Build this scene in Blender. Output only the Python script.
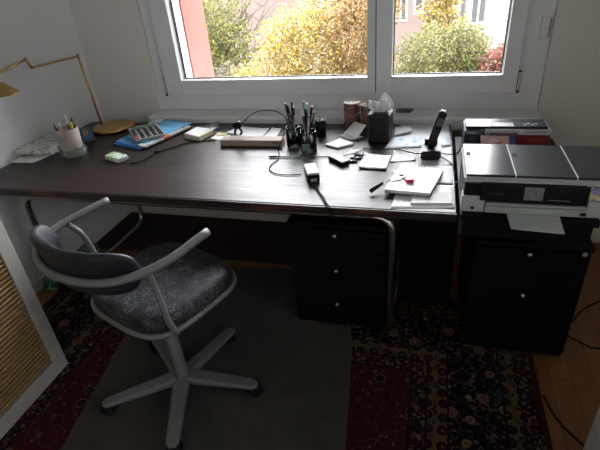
import bpy, bmesh, math, random
import numpy as np
from mathutils import Vector, Matrix, noise as mnoise

random.seed(7)
sc = bpy.context.scene
for o in list(bpy.data.objects):
    bpy.data.objects.remove(o)
COL = sc.collection
R = math.radians

# ---------------------------------------------------------------- camera
cam_d = bpy.data.cameras.new('camera')
cam_d.sensor_width = 36.0
cam_d.lens = 27.36
cam_d.clip_start = 0.02
cam_d.clip_end = 300
cam = bpy.data.objects.new('camera', cam_d)
COL.objects.link(cam)
cam_rot = Matrix(((0.964, 0.254, -0.077), (-0.065, 0.506, 0.860), (0.257, -0.824, 0.504))).transposed()
cam.matrix_world = Matrix.Translation((-0.121, -1.486, 1.56)) @ cam_rot.to_quaternion().to_matrix().to_4x4()
sc.camera = cam

# ---------------------------------------------------------------- light
SKY = 25.0
world = bpy.data.worlds.new('overcast_sky')
sc.world = world
world.use_nodes = True
wn = world.node_tree.nodes
wl = world.node_tree.links
wn.clear()
w_out = wn.new('ShaderNodeOutputWorld')
w_bg = wn.new('ShaderNodeBackground')
w_bg.inputs['Strength'].default_value = SKY
w_tc = wn.new('ShaderNodeTexCoord')
w_sep = wn.new('ShaderNodeSeparateXYZ')
w_ramp = wn.new('ShaderNodeValToRGB')
w_ramp.color_ramp.elements[0].position = 0.0
w_ramp.color_ramp.elements[0].color = (0.62, 0.62, 0.62, 1)
w_ramp.color_ramp.elements[1].position = 0.6
w_ramp.color_ramp.elements[1].color = (0.93, 0.96, 1.0, 1)
wl.new(w_tc.outputs['Generated'], w_sep.inputs[0])
wl.new(w_sep.outputs['Z'], w_ramp.inputs[0])
# overcast sky, brightest on the side where the hidden sun stands (+y)
w_dir = wn.new('ShaderNodeMapRange')
w_dir.inputs['From Min'].default_value = -0.35
w_dir.inputs['From Max'].default_value = 0.45
w_dir.inputs['To Min'].default_value = 0.22
w_dir.inputs['To Max'].default_value = 1.0
w_dir.interpolation_type = 'SMOOTHSTEP'
wl.new(w_sep.outputs['Y'], w_dir.inputs['Value'])
w_mul = wn.new('ShaderNodeVectorMath')
w_mul.operation = 'SCALE'
wl.new(w_ramp.outputs[0], w_mul.inputs[0])
wl.new(w_dir.outputs[0], w_mul.inputs['Scale'])
wl.new(w_mul.outputs[0], w_bg.inputs['Color'])
wl.new(w_bg.outputs[0], w_out.inputs[0])

sun_d = bpy.data.lights.new('sun', 'SUN')
sun_d.energy = 3.0
sun_d.angle = R(8)
sun_d.color = (1.0, 0.95, 0.86)
sun = bpy.data.objects.new('sun', sun_d)
COL.objects.link(sun)
sun.location = (0, -8, 12)
sun.rotation_euler = Vector((0.28, 0.85, -0.62)).to_track_quat('-Z', 'Y').to_euler()

por_d = bpy.data.lights.new('window_portal', 'AREA')
por_d.shape = 'RECTANGLE'
por_d.size = 2.3
por_d.size_y = 1.6
por_d.cycles.is_portal = True
por = bpy.data.objects.new('window_portal', por_d)
COL.objects.link(por)
por.location = (-0.69, 1.24, 1.56)
por.rotation_euler = (R(-90), 0, 0)

po2_d = bpy.data.lights.new('fill_window_portal', 'AREA')  # portal for the added fill window out of view
po2_d.shape = 'RECTANGLE'
po2_d.size = 1.2
po2_d.size_y = 1.65
po2_d.cycles.is_portal = True
po2 = bpy.data.objects.new('fill_window_portal', po2_d)
COL.objects.link(po2)
po2.location = (2.0, -1.55, 1.78)
po2.rotation_euler = (0, R(90), 0)

sc.view_settings.view_transform = 'Standard'
sc.view_settings.look = 'None'
sc.view_settings.gamma = 1.0
sc.view_settings.use_curve_mapping = False
sc.view_settings.exposure = 0.0
sc.cycles.use_denoising = True
sc.cycles.max_bounces = 10
sc.cycles.diffuse_bounces = 6
sc.cycles.caustics_reflective = False
sc.cycles.caustics_refractive = False
sc.cycles.sample_clamp_indirect = 8.0

# ---------------------------------------------------------------- materials
def srgb(r, g, b):
    f = lambda c: (c / 255 / 12.92) if c / 255 <= 0.04045 else ((c / 255 + 0.055) / 1.055) ** 2.4
    return (f(r), f(g), f(b), 1.0)

class NT:
    """small helper for writing node graphs"""
    def __init__(self, name):
        self.m = bpy.data.materials.new(name)
        self.m.use_nodes = True
        self.t = self.m.node_tree
        self.n = self.t.nodes
        self.l = self.t.links
        self.n.clear()
        self.out = self.n.new('ShaderNodeOutputMaterial')
        self.b = self.n.new('ShaderNodeBsdfPrincipled')
        self.l.new(self.b.outputs[0], self.out.inputs[0])
        self.tc = None
    def obj(self):
        if self.tc is None:
            self.tc = self.n.new('ShaderNodeTexCoord')
        return self.tc.outputs['Object']
    def put(self, s, v):
        if isinstance(v, (int, float)):
            s.default_value = v
        elif isinstance(v, tuple):
            s.default_value = v if len(s.default_value) == len(v) else v[:len(s.default_value)]
        else:
            self.l.new(v, s)
    def math(self, op, a, b=0.0, c=0.0, clamp=False):
        n = self.n.new('ShaderNodeMath')
        n.operation = op
        n.use_clamp = clamp
        self.put(n.inputs[0], a); self.put(n.inputs[1], b); self.put(n.inputs[2], c)
        return n.outputs[0]
    def xyz(self, v=None):
        n = self.n.new('ShaderNodeSeparateXYZ')
        self.l.new(v if v is not None else self.obj(), n.inputs[0])
        return n.outputs
    def comb(self, x, y, z):
        n = self.n.new('ShaderNodeCombineXYZ')
        self.put(n.inputs[0], x); self.put(n.inputs[1], y); self.put(n.inputs[2], z)
        return n.outputs[0]
    def mapping(self, scale=(1, 1, 1), loc=(0, 0, 0), rot=(0, 0, 0)):
        n = self.n.new('ShaderNodeMapping')
        self.l.new(self.obj(), n.inputs[0])
        n.inputs['Scale'].default_value = scale
        n.inputs['Location'].default_value = loc
        n.inputs['Rotation'].default_value = rot
        return n.outputs[0]
    def noise(self, scale, detail=4, rough=0.55, vec=None, dist=0.0):
        n = self.n.new('ShaderNodeTexNoise')
        self.l.new(vec if vec is not None else self.obj(), n.inputs['Vector'])
        n.inputs['Scale'].default_value = scale
        n.inputs['Detail'].default_value = detail
        n.inputs['Roughness'].default_value = rough
        n.inputs['Distortion'].default_value = dist
        return n.outputs['Fac']
    def voro(self, scale, vec=None, feature='F1', rnd=1.0):
        n = self.n.new('ShaderNodeTexVoronoi')
        n.feature = feature
        self.l.new(vec if vec is not None else self.obj(), n.inputs['Vector'])
        n.inputs['Scale'].default_value = scale
        n.inputs['Randomness'].default_value = rnd
        return n
    def ramp(self, fac, stops, interp='LINEAR'):
        n = self.n.new('ShaderNodeValToRGB')
        n.color_ramp.interpolation = interp
        e = n.color_ramp.elements
        while len(e) < len(stops):
            e.new(0.5)
        for k, (p, c) in enumerate(stops):
            e[k].position = p
            e[k].color = c if len(c) == 4 else (*c, 1)
        self.l.new(fac, n.inputs[0])
        return n.outputs[0]
    def mix(self, fac, a, b, mode='MIX'):
        n = self.n.new('ShaderNodeMix')
        n.data_type = 'RGBA'
        n.blend_type = mode
        self.put(n.inputs[0], fac); self.put(n.inputs[6], a); self.put(n.inputs[7], b)
        return n.outputs[2]
    def bump(self, h, strength=0.3, dist=0.01):
        n = self.n.new('ShaderNodeBump')
        n.inputs['Strength'].default_value = strength
        n.inputs['Distance'].default_value = dist
        self.l.new(h, n.inputs['Height'])
        self.l.new(n.outputs[0], self.b.inputs['Normal'])
    def col(self, v): self.put(self.b.inputs['Base Color'], v)
    def rough(self, v): self.put(self.b.inputs['Roughness'], v)
    def metal(self, v): self.put(self.b.inputs['Metallic'], v)

_plain = {}
def plain(name, c, rough=0.5, metal=0.0, var=0.08, scale=12, bump=0.0, spec=None):
    """a procedural material of one colour with a slight uneven tone"""
    if name in _plain:
        return _plain[name]
    t = NT(name)
    f = t.noise(scale, 3)
    lo = tuple(max(0, x * (1 - var)) for x in c[:3]) + (1,)
    hi = tuple(min(1, x * (1 + var)) for x in c[:3]) + (1,)
    t.col(t.ramp(f, [(0.3, lo), (0.7, hi)]))
    t.rough(rough); t.metal(metal)
    if spec is not None:
        t.b.inputs['Specular IOR Level'].default_value = spec
    if bump:
        t.bump(t.noise(scale * 12, 3), bump, 0.002)
    _plain[name] = t.m
    return t.m

M = {}
def wall_mat(name, c):
    t = NT(name)
    f = t.noise(1.2, 4)
    a = tuple(x * 0.95 for x in c[:3]) + (1,)
    t.col(t.ramp(f, [(0.3, a), (0.7, c)]))
    t.rough(0.85)
    t.bump(t.noise(140, 3), 0.12, 0.002)
    return t.m
M['wall'] = wall_mat('wall_paint', (0.74, 0.715, 0.675, 1))
M['wall_l'] = wall_mat('wall_paint_left', (0.80, 0.81, 0.81, 1))
M['ceiling'] = wall_mat('ceiling_paint', (0.7, 0.7, 0.68, 1))
M['pvc'] = plain('window_plastic', (0.76, 0.78, 0.79, 1), 0.38, var=0.02)
M['sill'] = plain('sill_stone', (0.74, 0.75, 0.76, 1), 0.3, var=0.05)
M['pink'] = plain('pink_plaster', (0.19, 0.060, 0.045, 1), 0.9, var=0.1, scale=6, bump=0.3)
M['white'] = plain('white_paint', (0.72, 0.72, 0.70, 1), 0.45, var=0.03)
M['black'] = plain('black_plastic', (0.005, 0.005, 0.0065, 1), 0.4, spec=0.22)
M['black_matt'] = plain('black_rubber', (0.008, 0.008, 0.009, 1), 0.7, spec=0.2)
M['cord'] = plain('cord_rubber', (0.005, 0.005, 0.006, 1), 0.7, spec=0.05)
M['chrome'] = plain('chrome', (0.62, 0.60, 0.58, 1), 0.22, 1.0, var=0.1)
M['steel'] = plain('steel', (0.6, 0.6, 0.6, 1), 0.3, 1.0)
M['grey_tube'] = plain('grey_powder_coat', (0.135, 0.14, 0.145, 1), 0.42, var=0.04)
M['cream'] = plain('cream_lacquer', (0.36, 0.35, 0.325, 1), 0.5, var=0.04)
M['paper'] = plain('white_paper', (0.86, 0.87, 0.90, 1), 0.7, var=0.02)
M['paper_w'] = plain('offwhite_paper', (0.62, 0.62, 0.60, 1), 0.75, var=0.04)
M['brass'] = plain('brass', (0.56, 0.34, 0.14, 1), 0.30, 1.0, var=0.15)

def desk_mat():
    t = NT('dark_desk_veneer')
    v = t.mapping((1.2, 22, 8))
    g = t.noise(3.0, 6, 0.6, v, 0.6)
    base = t.ramp(g, [(0.25, (0.014, 0.008, 0.007)), (0.6, (0.025, 0.015, 0.013)), (0.85, (0.045, 0.028, 0.025))])
    w = t.noise(2.3, 5)
    base = t.mix(t.ramp(w, [(0.55, (0, 0, 0)), (0.75, (0.35, 0.35, 0.35))]), base, (0.06, 0.045, 0.042, 1))
    t.col(base)
    sc_ = t.noise(5.0, 8, 0.7, t.mapping((0.8, 16, 4)))
    t.rough(t.ramp(sc_, [(0.3, (0.30, 0.30, 0.30)), (0.7, (0.50, 0.50, 0.50))]))
    t.b.inputs['Specular IOR Level'].default_value = 0.33
    t.bump(sc_, 0.16, 0.004)
    return t.m
M['desk'] = desk_mat()
def desk_edge_mat():
    t = NT('desk_edge_worn')
    w = t.noise(4.0, 6, 0.6, t.mapping((1, 1, 6)))
    t.col(t.ramp(w, [(0.55, (0.010, 0.006, 0.005)), (0.68, (0.11, 0.032, 0.017))]))
    t.rough(0.4)
    t.bump(t.noise(60, 4), 0.4, 0.003)
    return t.m
M['desk_edge'] = desk_edge_mat()
M['cabinet_black'] = plain('black_stained_wood', (0.0035, 0.003, 0.0035, 1), 0.5, var=0.3, scale=5, spec=0.15)

def parquet_mat():
    t = NT('oak_parquet')
    o = t.xyz()
    bx = t.n.new('ShaderNodeTexBrick')
    t.l.new(t.comb(o[1], o[0], 0.0), bx.inputs['Vector'])
    bx.inputs['Scale'].default_value = 1.0
    bx.inputs['Brick Width'].default_value = 0.62
    bx.inputs['Row Height'].default_value = 0.085
    bx.inputs['Mortar Size'].default_value = 0.0012
    bx.inputs['Color1'].default_value = (0.30, 0.135, 0.040, 1)
    bx.inputs['Color2'].default_value = (0.22, 0.092, 0.028, 1)
    bx.inputs['Mortar'].default_value = (0.02, 0.01, 0.005, 1)
    g = t.noise(4, 6, 0.6, t.mapping((18, 1.5, 1)), 0.4)
    t.col(t.mix(0.5, bx.outputs[0], t.ramp(g, [(0.3, (0.35, 0.3, 0.25)), (0.7, (1, 1, 1))]), 'MULTIPLY'))
    t.rough(0.38)
    return t.m
M['parquet'] = parquet_mat()

def rug_mat(x0, x1, y0, y1):
    t = NT('persian_rug_wool')
    X, Y, _ = t.xyz()
    dx = t.math('MINIMUM', t.math('SUBTRACT', X, x0), t.math('SUBTRACT', x1, X))
    dy = t.math('MINIMUM', t.math('SUBTRACT', Y, y0), t.math('SUBTRACT', y1, Y))
    d = t.math('MINIMUM', dx, dy)
    navy = (0.022, 0.024, 0.048, 1); red = (0.10, 0.016, 0.020, 1); cream = (0.40, 0.30, 0.19, 1)
    khaki = (0.22, 0.155, 0.075, 1); maroon = (0.085, 0.015, 0.03, 1); green = (0.07, 0.10, 0.07, 1)
    rose = (0.28, 0.095, 0.08, 1); blue = (0.05, 0.075, 0.12, 1); dark = (0.014, 0.012, 0.018, 1)
    wob = t.noise(9, 2)
    # fine flecks
    v1 = t.voro(85)
    fleck = t.ramp(v1.outputs['Color'], [(0, dark), (0.30, cream), (0.42, maroon), (0.62, rose), (0.74, navy), (0.9, khaki)], 'CONSTANT')
    guard = t.mix(0.72, dark, fleck)
    # round motifs on the khaki guards
    v2 = t.voro(17, rnd=0.25)
    ring = t.ramp(v2.outputs['Distance'], [(0.0, cream), (0.07, maroon), (0.26, dark), (0.36, khaki)], 'CONSTANT')
    v2b = t.voro(34)
    khk = t.mix(t.math('GREATER_THAN', v2.outputs['Distance'], 0.47), ring,
                t.ramp(v2b.outputs['Color'], [(0, khaki), (0.45, green), (0.55, khaki), (0.75, maroon), (0.88, navy)], 'CONSTANT'))
    # main border: flowers, curling vines
    v3 = t.voro(12)
    fl = t.ramp(v3.outputs['Distance'], [(0.0, cream), (0.10, rose), (0.26, cream), (0.31, navy)], 'CONSTANT')
    v3b = t.voro(36, t.mapping((1, 1, 1), (3.1, 1.7, 0)))
    fl2 = t.ramp(v3b.outputs['Distance'], [(0.0, khaki), (0.16, rose), (0.25, dark)], 'CONSTANT')
    vine = t.math('LESS_THAN', t.math('ABSOLUTE', t.math('SUBTRACT', t.noise(17, 1), 0.5)), 0.012)
    mainb = t.mix(t.math('GREATER_THAN', v3.outputs['Distance'], 0.31), fl, fl2)
    mainb = t.mix(vine, mainb, (0.22, 0.17, 0.12, 1))
    big = t.voro(3.6, t.mapping((1, 1, 1), (0.4, 0.75, 0)), rnd=0.6)
    mainb = t.mix(t.math('LESS_THAN', big.outputs['Distance'], 0.22), mainb, t.mix(t.math('LESS_THAN', big.outputs['Distance'], 0.14), blue, rose))
    # field
    v4 = t.voro(8.5)
    f1 = t.ramp(v4.outputs['Distance'], [(0.0, cream), (0.06, navy), (0.19, khaki), (0.23, red)], 'CONSTANT')
    v5 = t.voro(30, t.mapping((1, 1, 1), (1.3, 5.2, 0)))
    f2 = t.ramp(v5.outputs['Distance'], [(0.0, cream), (0.12, green), (0.2, red)], 'CONSTANT')
    vine2 = t.math('LESS_THAN', t.math('ABSOLUTE', t.math('SUBTRACT', t.noise(16, 1), 0.48)), 0.009)
    field = t.mix(t.math('GREATER_THAN', v4.outputs['Distance'], 0.23), f1, f2)
    field = t.mix(vine2, field, (0.15, 0.12, 0.09, 1))
    # stack the bands from the edge inwards
    c = maroon
    for lim, nxt in ((0.022, guard), (0.078, dark), (0.084, khk), (0.140, dark), (0.148, mainb), (0.348, dark),
                     (0.355, khk), (0.428, dark), (0.436, guard), (0.492, dark), (0.500, field)):
        c = t.mix(t.math('GREATER_THAN', t.math('ADD', d, t.math('MULTIPLY', t.math('SUBTRACT', wob, 0.5), 0.006)), lim), c, nxt)
    weave = t.noise(240, 2)
    c = t.mix(1.0, c, t.ramp(weave, [(0.3, (0.22, 0.22, 0.22)), (0.7, (0.62, 0.60, 0.60))]), 'MULTIPLY')
    t.col(c)
    t.rough(0.95)
    t.b.inputs['Specular IOR Level'].default_value = 0.1
    t.bump(weave, 0.5, 0.004)
    return t.m

def fabric(name, c, fleck, rough=0.85):
    t = NT(name)
    f = t.noise(170, 3, 0.7)
    g = t.noise(9, 4)
    a = t.ramp(f, [(0.42, c), (0.66, fleck)])
    t.col(t.mix(0.6, a, t.ramp(g, [(0.3, (0.65, 0.65, 0.65)), (0.7, (1, 1, 1))]), 'MULTIPLY'))
    t.rough(rough)
    t.b.inputs['Sheen Weight'].default_value = 0.25
    t.b.inputs['Sheen Roughness'].default_value = 0.4
    t.bump(f, 0.5, 0.003)
    return t.m
def leather(name, c, scuff, lo, hi):
    t = NT(name)
    g = t.noise(14, 6, 0.75)
    f = t.noise(120, 3, 0.7)
    m_ = t.math('MULTIPLY', t.ramp(g, [(lo, (0, 0, 0)), (hi, (1, 1, 1))]), t.ramp(f, [(.45, (0, 0, 0)), (.62, (1, 1, 1))]))
    t.col(t.mix(m_, c, scuff))
    t.rough(0.48)
    t.b.inputs['Specular IOR Level'].default_value = 0.3
    t.bump(f, 0.35, 0.003)
    return t.m
M['seat_fab'] = leather('worn_seat_vinyl', (0.009, 0.011, 0.016, 1), (0.13, 0.135, 0.14, 1), .42, .60)
M['back_fab'] = leather('back_vinyl', (0.010, 0.012, 0.018, 1), (0.06, 0.065, 0.075, 1), .5, .7)
M['mat'] = plain('grey_mat', (0.045, 0.040, 0.034, 1), 0.75, var=0.25, scale=9, bump=0.3)

def glass_mat(name, tint=(1, 1, 1, 1), refl=0.10, rough=0.02):
    m = bpy.data.materials.new(name)
    m.use_nodes = True
    n, l = m.node_tree.nodes, m.node_tree.links
    n.clear()
    out = n.new('ShaderNodeOutputMaterial')
    tr = n.new('ShaderNodeBsdfTransparent')
    tr.inputs[0].default_value = tint
    gl = n.new('ShaderNodeBsdfGlossy')
    gl.inputs['Roughness'].default_value = rough
    fr = n.new('ShaderNodeFresnel')
    fr.inputs[0].default_value = 1.35 if refl < 0.2 else 1.5
    mx = n.new('ShaderNodeMixShader')
    l.new(fr.outputs[0], mx.inputs[0]); l.new(tr.outputs[0], mx.inputs[1]); l.new(gl.outputs[0], mx.inputs[2])
    l.new(mx.outputs[0], out.inputs[0])
    return m
M['glass'] = glass_mat('window_glass')
M['jar_glass'] = glass_mat('jar_glass', (0.80, 0.86, 0.84, 1), 0.3, 0.05)

def plastic_film(name, c, alpha):
    t = NT(name)
    t.col(t.ramp(t.noise(60, 4, dist=1.0), [(0.35, tuple(x * 0.5 for x in c[:3])), (0.7, c)]))
    t.rough(0.25)
    t.b.inputs['Alpha'].default_value = alpha
    return t.m
M['green_film'] = plastic_film('green_plastic_film', (0.22, 0.34, 0.30, 1), 0.5)
M['clear_film'] = plastic_film('clear_plastic_film', (0.6, 0.6, 0.64, 1), 0.45)

def print_mat(name, ground, inks, scale=30, amount=0.5, stretch=(1, 1, 1)):
    """printed surface: irregular patches of ink on a ground"""
    t = NT(name)
    v = t.voro(scale, t.mapping(stretch))
    n = t.noise(scale * 0.6, 3)
    stops = [(k / len(inks), c) for k, c in enumerate(inks)]
    ink = t.ramp(v.outputs['Color'], stops, 'CONSTANT')
    t.col(t.mix(t.math('GREATER_THAN', n, 1 - amount), ground, ink))
    t.rough(0.5)
    return t.m

# ---------------------------------------------------------------- mesh helpers
class B:
    """collects shapes in one bmesh and links them as ONE mesh object"""
    def __init__(self):
        self.bm = bmesh.new()
    def box(self, c, s, rot=None, bev=0.0, seg=2):
        tmp = bmesh.new()
        bmesh.ops.create_cube(tmp, size=1.0)
        bmesh.ops.scale(tmp, vec=s, verts=tmp.verts)
        if bev > 0:
            bmesh.ops.bevel(tmp, geom=list(tmp.edges), offset=min(bev, min(s) * 0.49), segments=seg, affect='EDGES', profile=0.5)
        if rot is not None:
            bmesh.ops.rotate(tmp, matrix=rot, verts=tmp.verts)
        bmesh.ops.translate(tmp, vec=c, verts=tmp.verts)
        self._join(tmp)
        return self
    def span(self, x0, x1, y0, y1, z0, z1, bev=0.0):
        return self.box(((x0 + x1) / 2, (y0 + y1) / 2, (z0 + z1) / 2), (abs(x1 - x0), abs(y1 - y0), abs(z1 - z0)), None, bev)
    def _join(self, tmp):
        me = bpy.data.meshes.new('tmp')
        tmp.to_mesh(me); tmp.free()
        self.bm.from_mesh(me)
        bpy.data.meshes.remove(me)
    def prism(self, pts, z0, z1, bev=0.0):
        """vertical prism over a polygon; z0, z1 may be lists, one per corner"""
        n = len(pts)
        a = z0 if isinstance(z0, (list, tuple)) else [z0] * n
        b = z1 if isinstance(z1, (list, tuple)) else [z1] * n
        tmp = bmesh.new()
        lo = [tmp.verts.new((p[0], p[1], a[k])) for k, p in enumerate(pts)]
        hi = [tmp.verts.new((p[0], p[1], b[k])) for k, p in enumerate(pts)]
        tmp.faces.new(lo[::-1]); tmp.faces.new(hi)
        for k in range(n):
            tmp.faces.new((lo[k], lo[(k + 1) % n], hi[(k + 1) % n], hi[k]))
        bmesh.ops.recalc_face_normals(tmp, faces=tmp.faces)
        if bev > 0:
            bmesh.ops.bevel(tmp, geom=list(tmp.edges), offset=bev, segments=2, affect='EDGES')
        self._join(tmp)
        return self
    def tube(self, pts, r, seg=10, closed=False, caps=True, smooth_pts=0):
        P = [Vector(p) for p in pts]
        if smooth_pts:
            P = catmull(P, smooth_pts, closed)
        n = len(P)
        rr = r if isinstance(r, (list, tuple)) else None
        rings = []
        prev = None
        for i in range(n):
            if closed:
                t = (P[(i + 1) % n] - P[i - 1]).normalized()
            elif i == 0:
                t = (P[1] - P[0]).normalized()
            elif i == n - 1:
                t = (P[-1] - P[-2]).normalized()
            else:
                t = (P[i + 1] - P[i - 1]).normalized()
            if prev is None:
                u = t.orthogonal().normalized()
            else:
                u = (prev - t * prev.dot(t))
                u = u.normalized() if u.length > 1e-6 else t.orthogonal().normalized()
            prev = u
            v = t.cross(u)
            rad = r if rr is None else rr[0] + (rr[-1] - rr[0]) * i / (n - 1)
            rings.append([self.bm.verts.new(P[i] + (u * math.cos(2 * math.pi * k / seg) + v * math.sin(2 * math.pi * k / seg)) * rad) for k in range(seg)])
        m = n if closed else n - 1
        for i in range(m):
            a, b = rings[i], rings[(i + 1) % n]
            for k in range(seg):
                f = self.bm.faces.new((a[k], a[(k + 1) % seg], b[(k + 1) % seg], b[k]))
                f.smooth = True
        if caps and not closed:
            self.bm.faces.new(rings[0][::-1]); self.bm.faces.new(rings[-1])
        return self
    def lathe(self, prof, c=(0, 0, 0), seg=32, axis=None, cap=True, sx=1.0, sy=1.0, ang=0.0):
        """prof: list of (radius, height)"""
        q = Vector(axis).to_track_quat('Z', 'Y').to_matrix() if axis is not None else Matrix.Identity(3)
        rings = []
        for (r, h) in prof:
            rings.append([self.bm.verts.new(Vector(c) + q @ Vector((sx * r * math.cos(ang + 2 * math.pi * k / seg), sy * r * math.sin(ang + 2 * math.pi * k / seg), h))) for k in range(seg)])
        for i in range(len(rings) - 1):
            for k in range(seg):
                f = self.bm.faces.new((rings[i][k], rings[i][(k + 1) % seg], rings[i + 1][(k + 1) % seg], rings[i + 1][k]))
                f.smooth = True
        if cap:
            if prof[0][0] > 1e-5: self.bm.faces.new(rings[0][::-1])
            if prof[-1][0] > 1e-5: self.bm.faces.new(rings[-1])
        return self
    def sheet(self, corners, z, th=0.0006, n=10, curl=0.002, seed=0, lift=None):
        """a sheet of paper over four corners (in order), slightly wavy, with thickness"""
        A, Bc, C, D = [Vector((p[0], p[1], 0)) for p in corners]
        zz = [z] * 4 if not isinstance(z, (list, tuple)) else z
        top, bot = [], []
        for j in range(n + 1):
            rt, rb = [], []
            for i in range(n + 1):
                s, t = i / n, j / n
                p = (A * (1 - s) + Bc * s) * (1 - t) + (D * (1 - s) + C * s) * t
                h = (zz[0] * (1 - s) + zz[1] * s) * (1 - t) + (zz[3] * (1 - s) + zz[2] * s) * t
                w = abs(mnoise.noise(Vector((p.x * 7 + seed, p.y * 7, seed * 1.3)))) * curl * 2
                e = (abs(s - .5) * 2) ** 4 * (abs(t - .5) * 2) ** 4
                h += w + e * curl * 1.5
                rt.append(self.bm.verts.new((p.x, p.y, h + th)))
                rb.append(self.bm.verts.new((p.x, p.y, h)))
            top.append(rt); bot.append(rb)
        for j in range(n):
            for i in range(n):
                f = self.bm.faces.new((top[j][i], top[j][i + 1], top[j + 1][i + 1], top[j + 1][i])); f.smooth = True
                f = self.bm.faces.new((bot[j][i], bot[j + 1][i], bot[j + 1][i + 1], bot[j][i + 1])); f.smooth = True
        loop = [(0, i) for i in range(n)] + [(j, n) for j in range(n)] + [(n, n - i) for i in range(n)] + [(n - j, 0) for j in range(n)]
        for k in range(len(loop)):
            a, b = loop[k], loop[(k + 1) % len(loop)]
            self.bm.faces.new((bot[a[0]][a[1]], bot[b[0]][b[1]], top[b[0]][b[1]], top[a[0]][a[1]]))
        bmesh.ops.recalc_face_normals(self.bm, faces=self.bm.faces)
        return self
    def build(self, name, mat, parent=None, local=False, smooth=False, bevel=0.0, label=None, subsurf=0):
        """shapes were given in world space unless local; the object's origin goes to its base"""
        bm = self.bm
        if parent is not None and not local:
            pm = world_matrix(parent).inverted()
            bmesh.ops.transform(bm, matrix=pm, verts=bm.verts)
        cs = [v.co for v in bm.verts]
        lo = Vector((min(c.x for c in cs), min(c.y for c in cs), min(c.z for c in cs)))
        hi = Vector((max(c.x for c in cs), max(c.y for c in cs), max(c.z for c in cs)))
        org = Vector(((lo.x + hi.x) / 2, (lo.y + hi.y) / 2, lo.z))
        if name in KEEP_ORIGIN:
            org = Vector((0, 0, 0))
        bmesh.ops.translate(bm, vec=-org, verts=bm.verts)
        if smooth:
            for f in bm.faces: f.smooth = True
        me = bpy.data.meshes.new(name)
        bm.to_mesh(me); bm.free()
        o = bpy.data.objects.new(name, me)
        COL.objects.link(o)
        o.location = org
        if parent is not None: o.parent = parent
        me.materials.append(mat)
        if bevel:
            md = o.modifiers.new('bevel', 'BEVEL'); md.width = bevel; md.segments = 2; md.limit_method = 'ANGLE'
        if subsurf:
            md = o.modifiers.new('subdivision', 'SUBSURF'); md.levels = subsurf; md.render_levels = subsurf
        if label: o['label'] = label
        return o
KEEP_ORIGIN = {'floor', 'persian_rug', 'ground'}

def catmull(P, k, closed=False):
    out = []
    n = len(P)
    rng = range(n if closed else n - 1)
    for i in rng:
        p0 = P[(i - 1) % n] if (closed or i > 0) else P[0] * 2 - P[1]
        p1, p2 = P[i], P[(i + 1) % n]
        p3 = P[(i + 2) % n] if (closed or i + 2 < n) else P[-1] * 2 - P[-2]
        for j in range(k):
            t = j / k
            out.append(0.5 * ((2 * p1) + (p2 - p0) * t + (2 * p0 - 5 * p1 + 4 * p2 - p3) * t * t + (3 * p1 - p0 - 3 * p2 + p3) * t ** 3))
    if not closed:
        out.append(P[-1])
    return out

def world_matrix(o):
    m = Matrix.LocRotScale(o.location, o.rotation_euler, None)
    return world_matrix(o.parent) @ m if o.parent else m

def tag(o, label, cat, group=None, kind=None):
    o['label'] = label; o['category'] = cat
    if group: o['group'] = group
    if kind: o['kind'] = kind
    return o
def thing(name, label, cat, loc=(0, 0, 0), rz=0.0, group=None):
    o = bpy.data.objects.new(name, None)
    COL.objects.link(o)
    o.empty_display_size = 0.05
    o.location = loc; o.rotation_euler = (0, 0, rz)
    return tag(o, label, cat, group)
def struct(o):
    o['kind'] = 'structure'
    return o
def letters(text, size, loc, rot, mat, parent, name='lettering', ext=0.0003):
    """raised lettering as a mesh part of its thing (world location)"""
    cu = bpy.data.curves.new(name, 'FONT')
    cu.body = text; cu.size = size; cu.extrude = ext; cu.align_x = 'CENTER'; cu.align_y = 'CENTER'
    tmp = bpy.data.objects.new('tmp_text', cu)
    COL.objects.link(tmp)
    dg = bpy.context.evaluated_depsgraph_get()
    me = bpy.data.meshes.new_from_object(tmp.evaluated_get(dg))
    bpy.data.objects.remove(tmp)
    bpy.data.curves.remove(cu)
    b = B(); b.bm.from_mesh(me); bpy.data.meshes.remove(me)
    m = Matrix.Translation(loc) @ rot.to_4x4()
    bmesh.ops.transform(b.bm, matrix=m, verts=b.bm.verts)
    return b.build(name, mat, parent)

# ================================================================ ROOM
XL, XR, YB, YF, H = -2.26, 1.9, 1.10, -2.7, 2.55
WX0, WX1, WZ0, WZ1 = -1.80, 0.425, 0.775, 2.28
struct(B().span(XL - .3, XR + .3, YF - .3, YB + .5, -0.2, 0.0).build('floor', M['parquet']))
struct(B().span(XL - .3, XR + .3, YF - .3, YB + .5, H, H + .2).build('ceiling', M['ceiling']))
struct(B().span(XL - .3, XL, YF - .3, YB + .5, 0, H).build('wall_left', M['wall_l']))
W2 = (-2.35, -0.75, 1.20, 2.35)    # unseen window, added in the right wall behind the camera as fill light
wr_ = B().span(XR, XR + .3, YF - .3, W2[0], 0, H).span(XR, XR + .3, W2[1], YB + .5, 0, H)
wr_.span(XR, XR + .3, W2[0], W2[1], 0, W2[2]).span(XR, XR + .3, W2[0], W2[1], W2[3], H)
struct(wr_.build('wall_right', M['wall']))
w2 = B()
for a, b_, c, d in ((W2[0], W2[0] + .07, W2[2], W2[3]), (W2[1] - .07, W2[1], W2[2], W2[3]), (W2[0] + .07, W2[1] - .07, W2[2], W2[2] + .08), (W2[0] + .07, W2[1] - .07, W2[3] - .08, W2[3])):
    w2.span(XR + .06, XR + .12, a, b_, c, d)
win2 = struct(w2.build('fill_window', M['pvc']))
B().span(XR + .08, XR + .085, W2[0] + .07, W2[1] - .07, W2[2] + .08, W2[3] - .08).build('window_pane', M['glass'], win2)
struct(B().span(XL, XR, YF - .3, YF, 0, H).build('wall_front', M['wall']))
wb = B()
wb.span(XL, WX0, YB, 1.30, 0, H).span(WX1 + .001, XR, YB, 1.30, 0, H)
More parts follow.
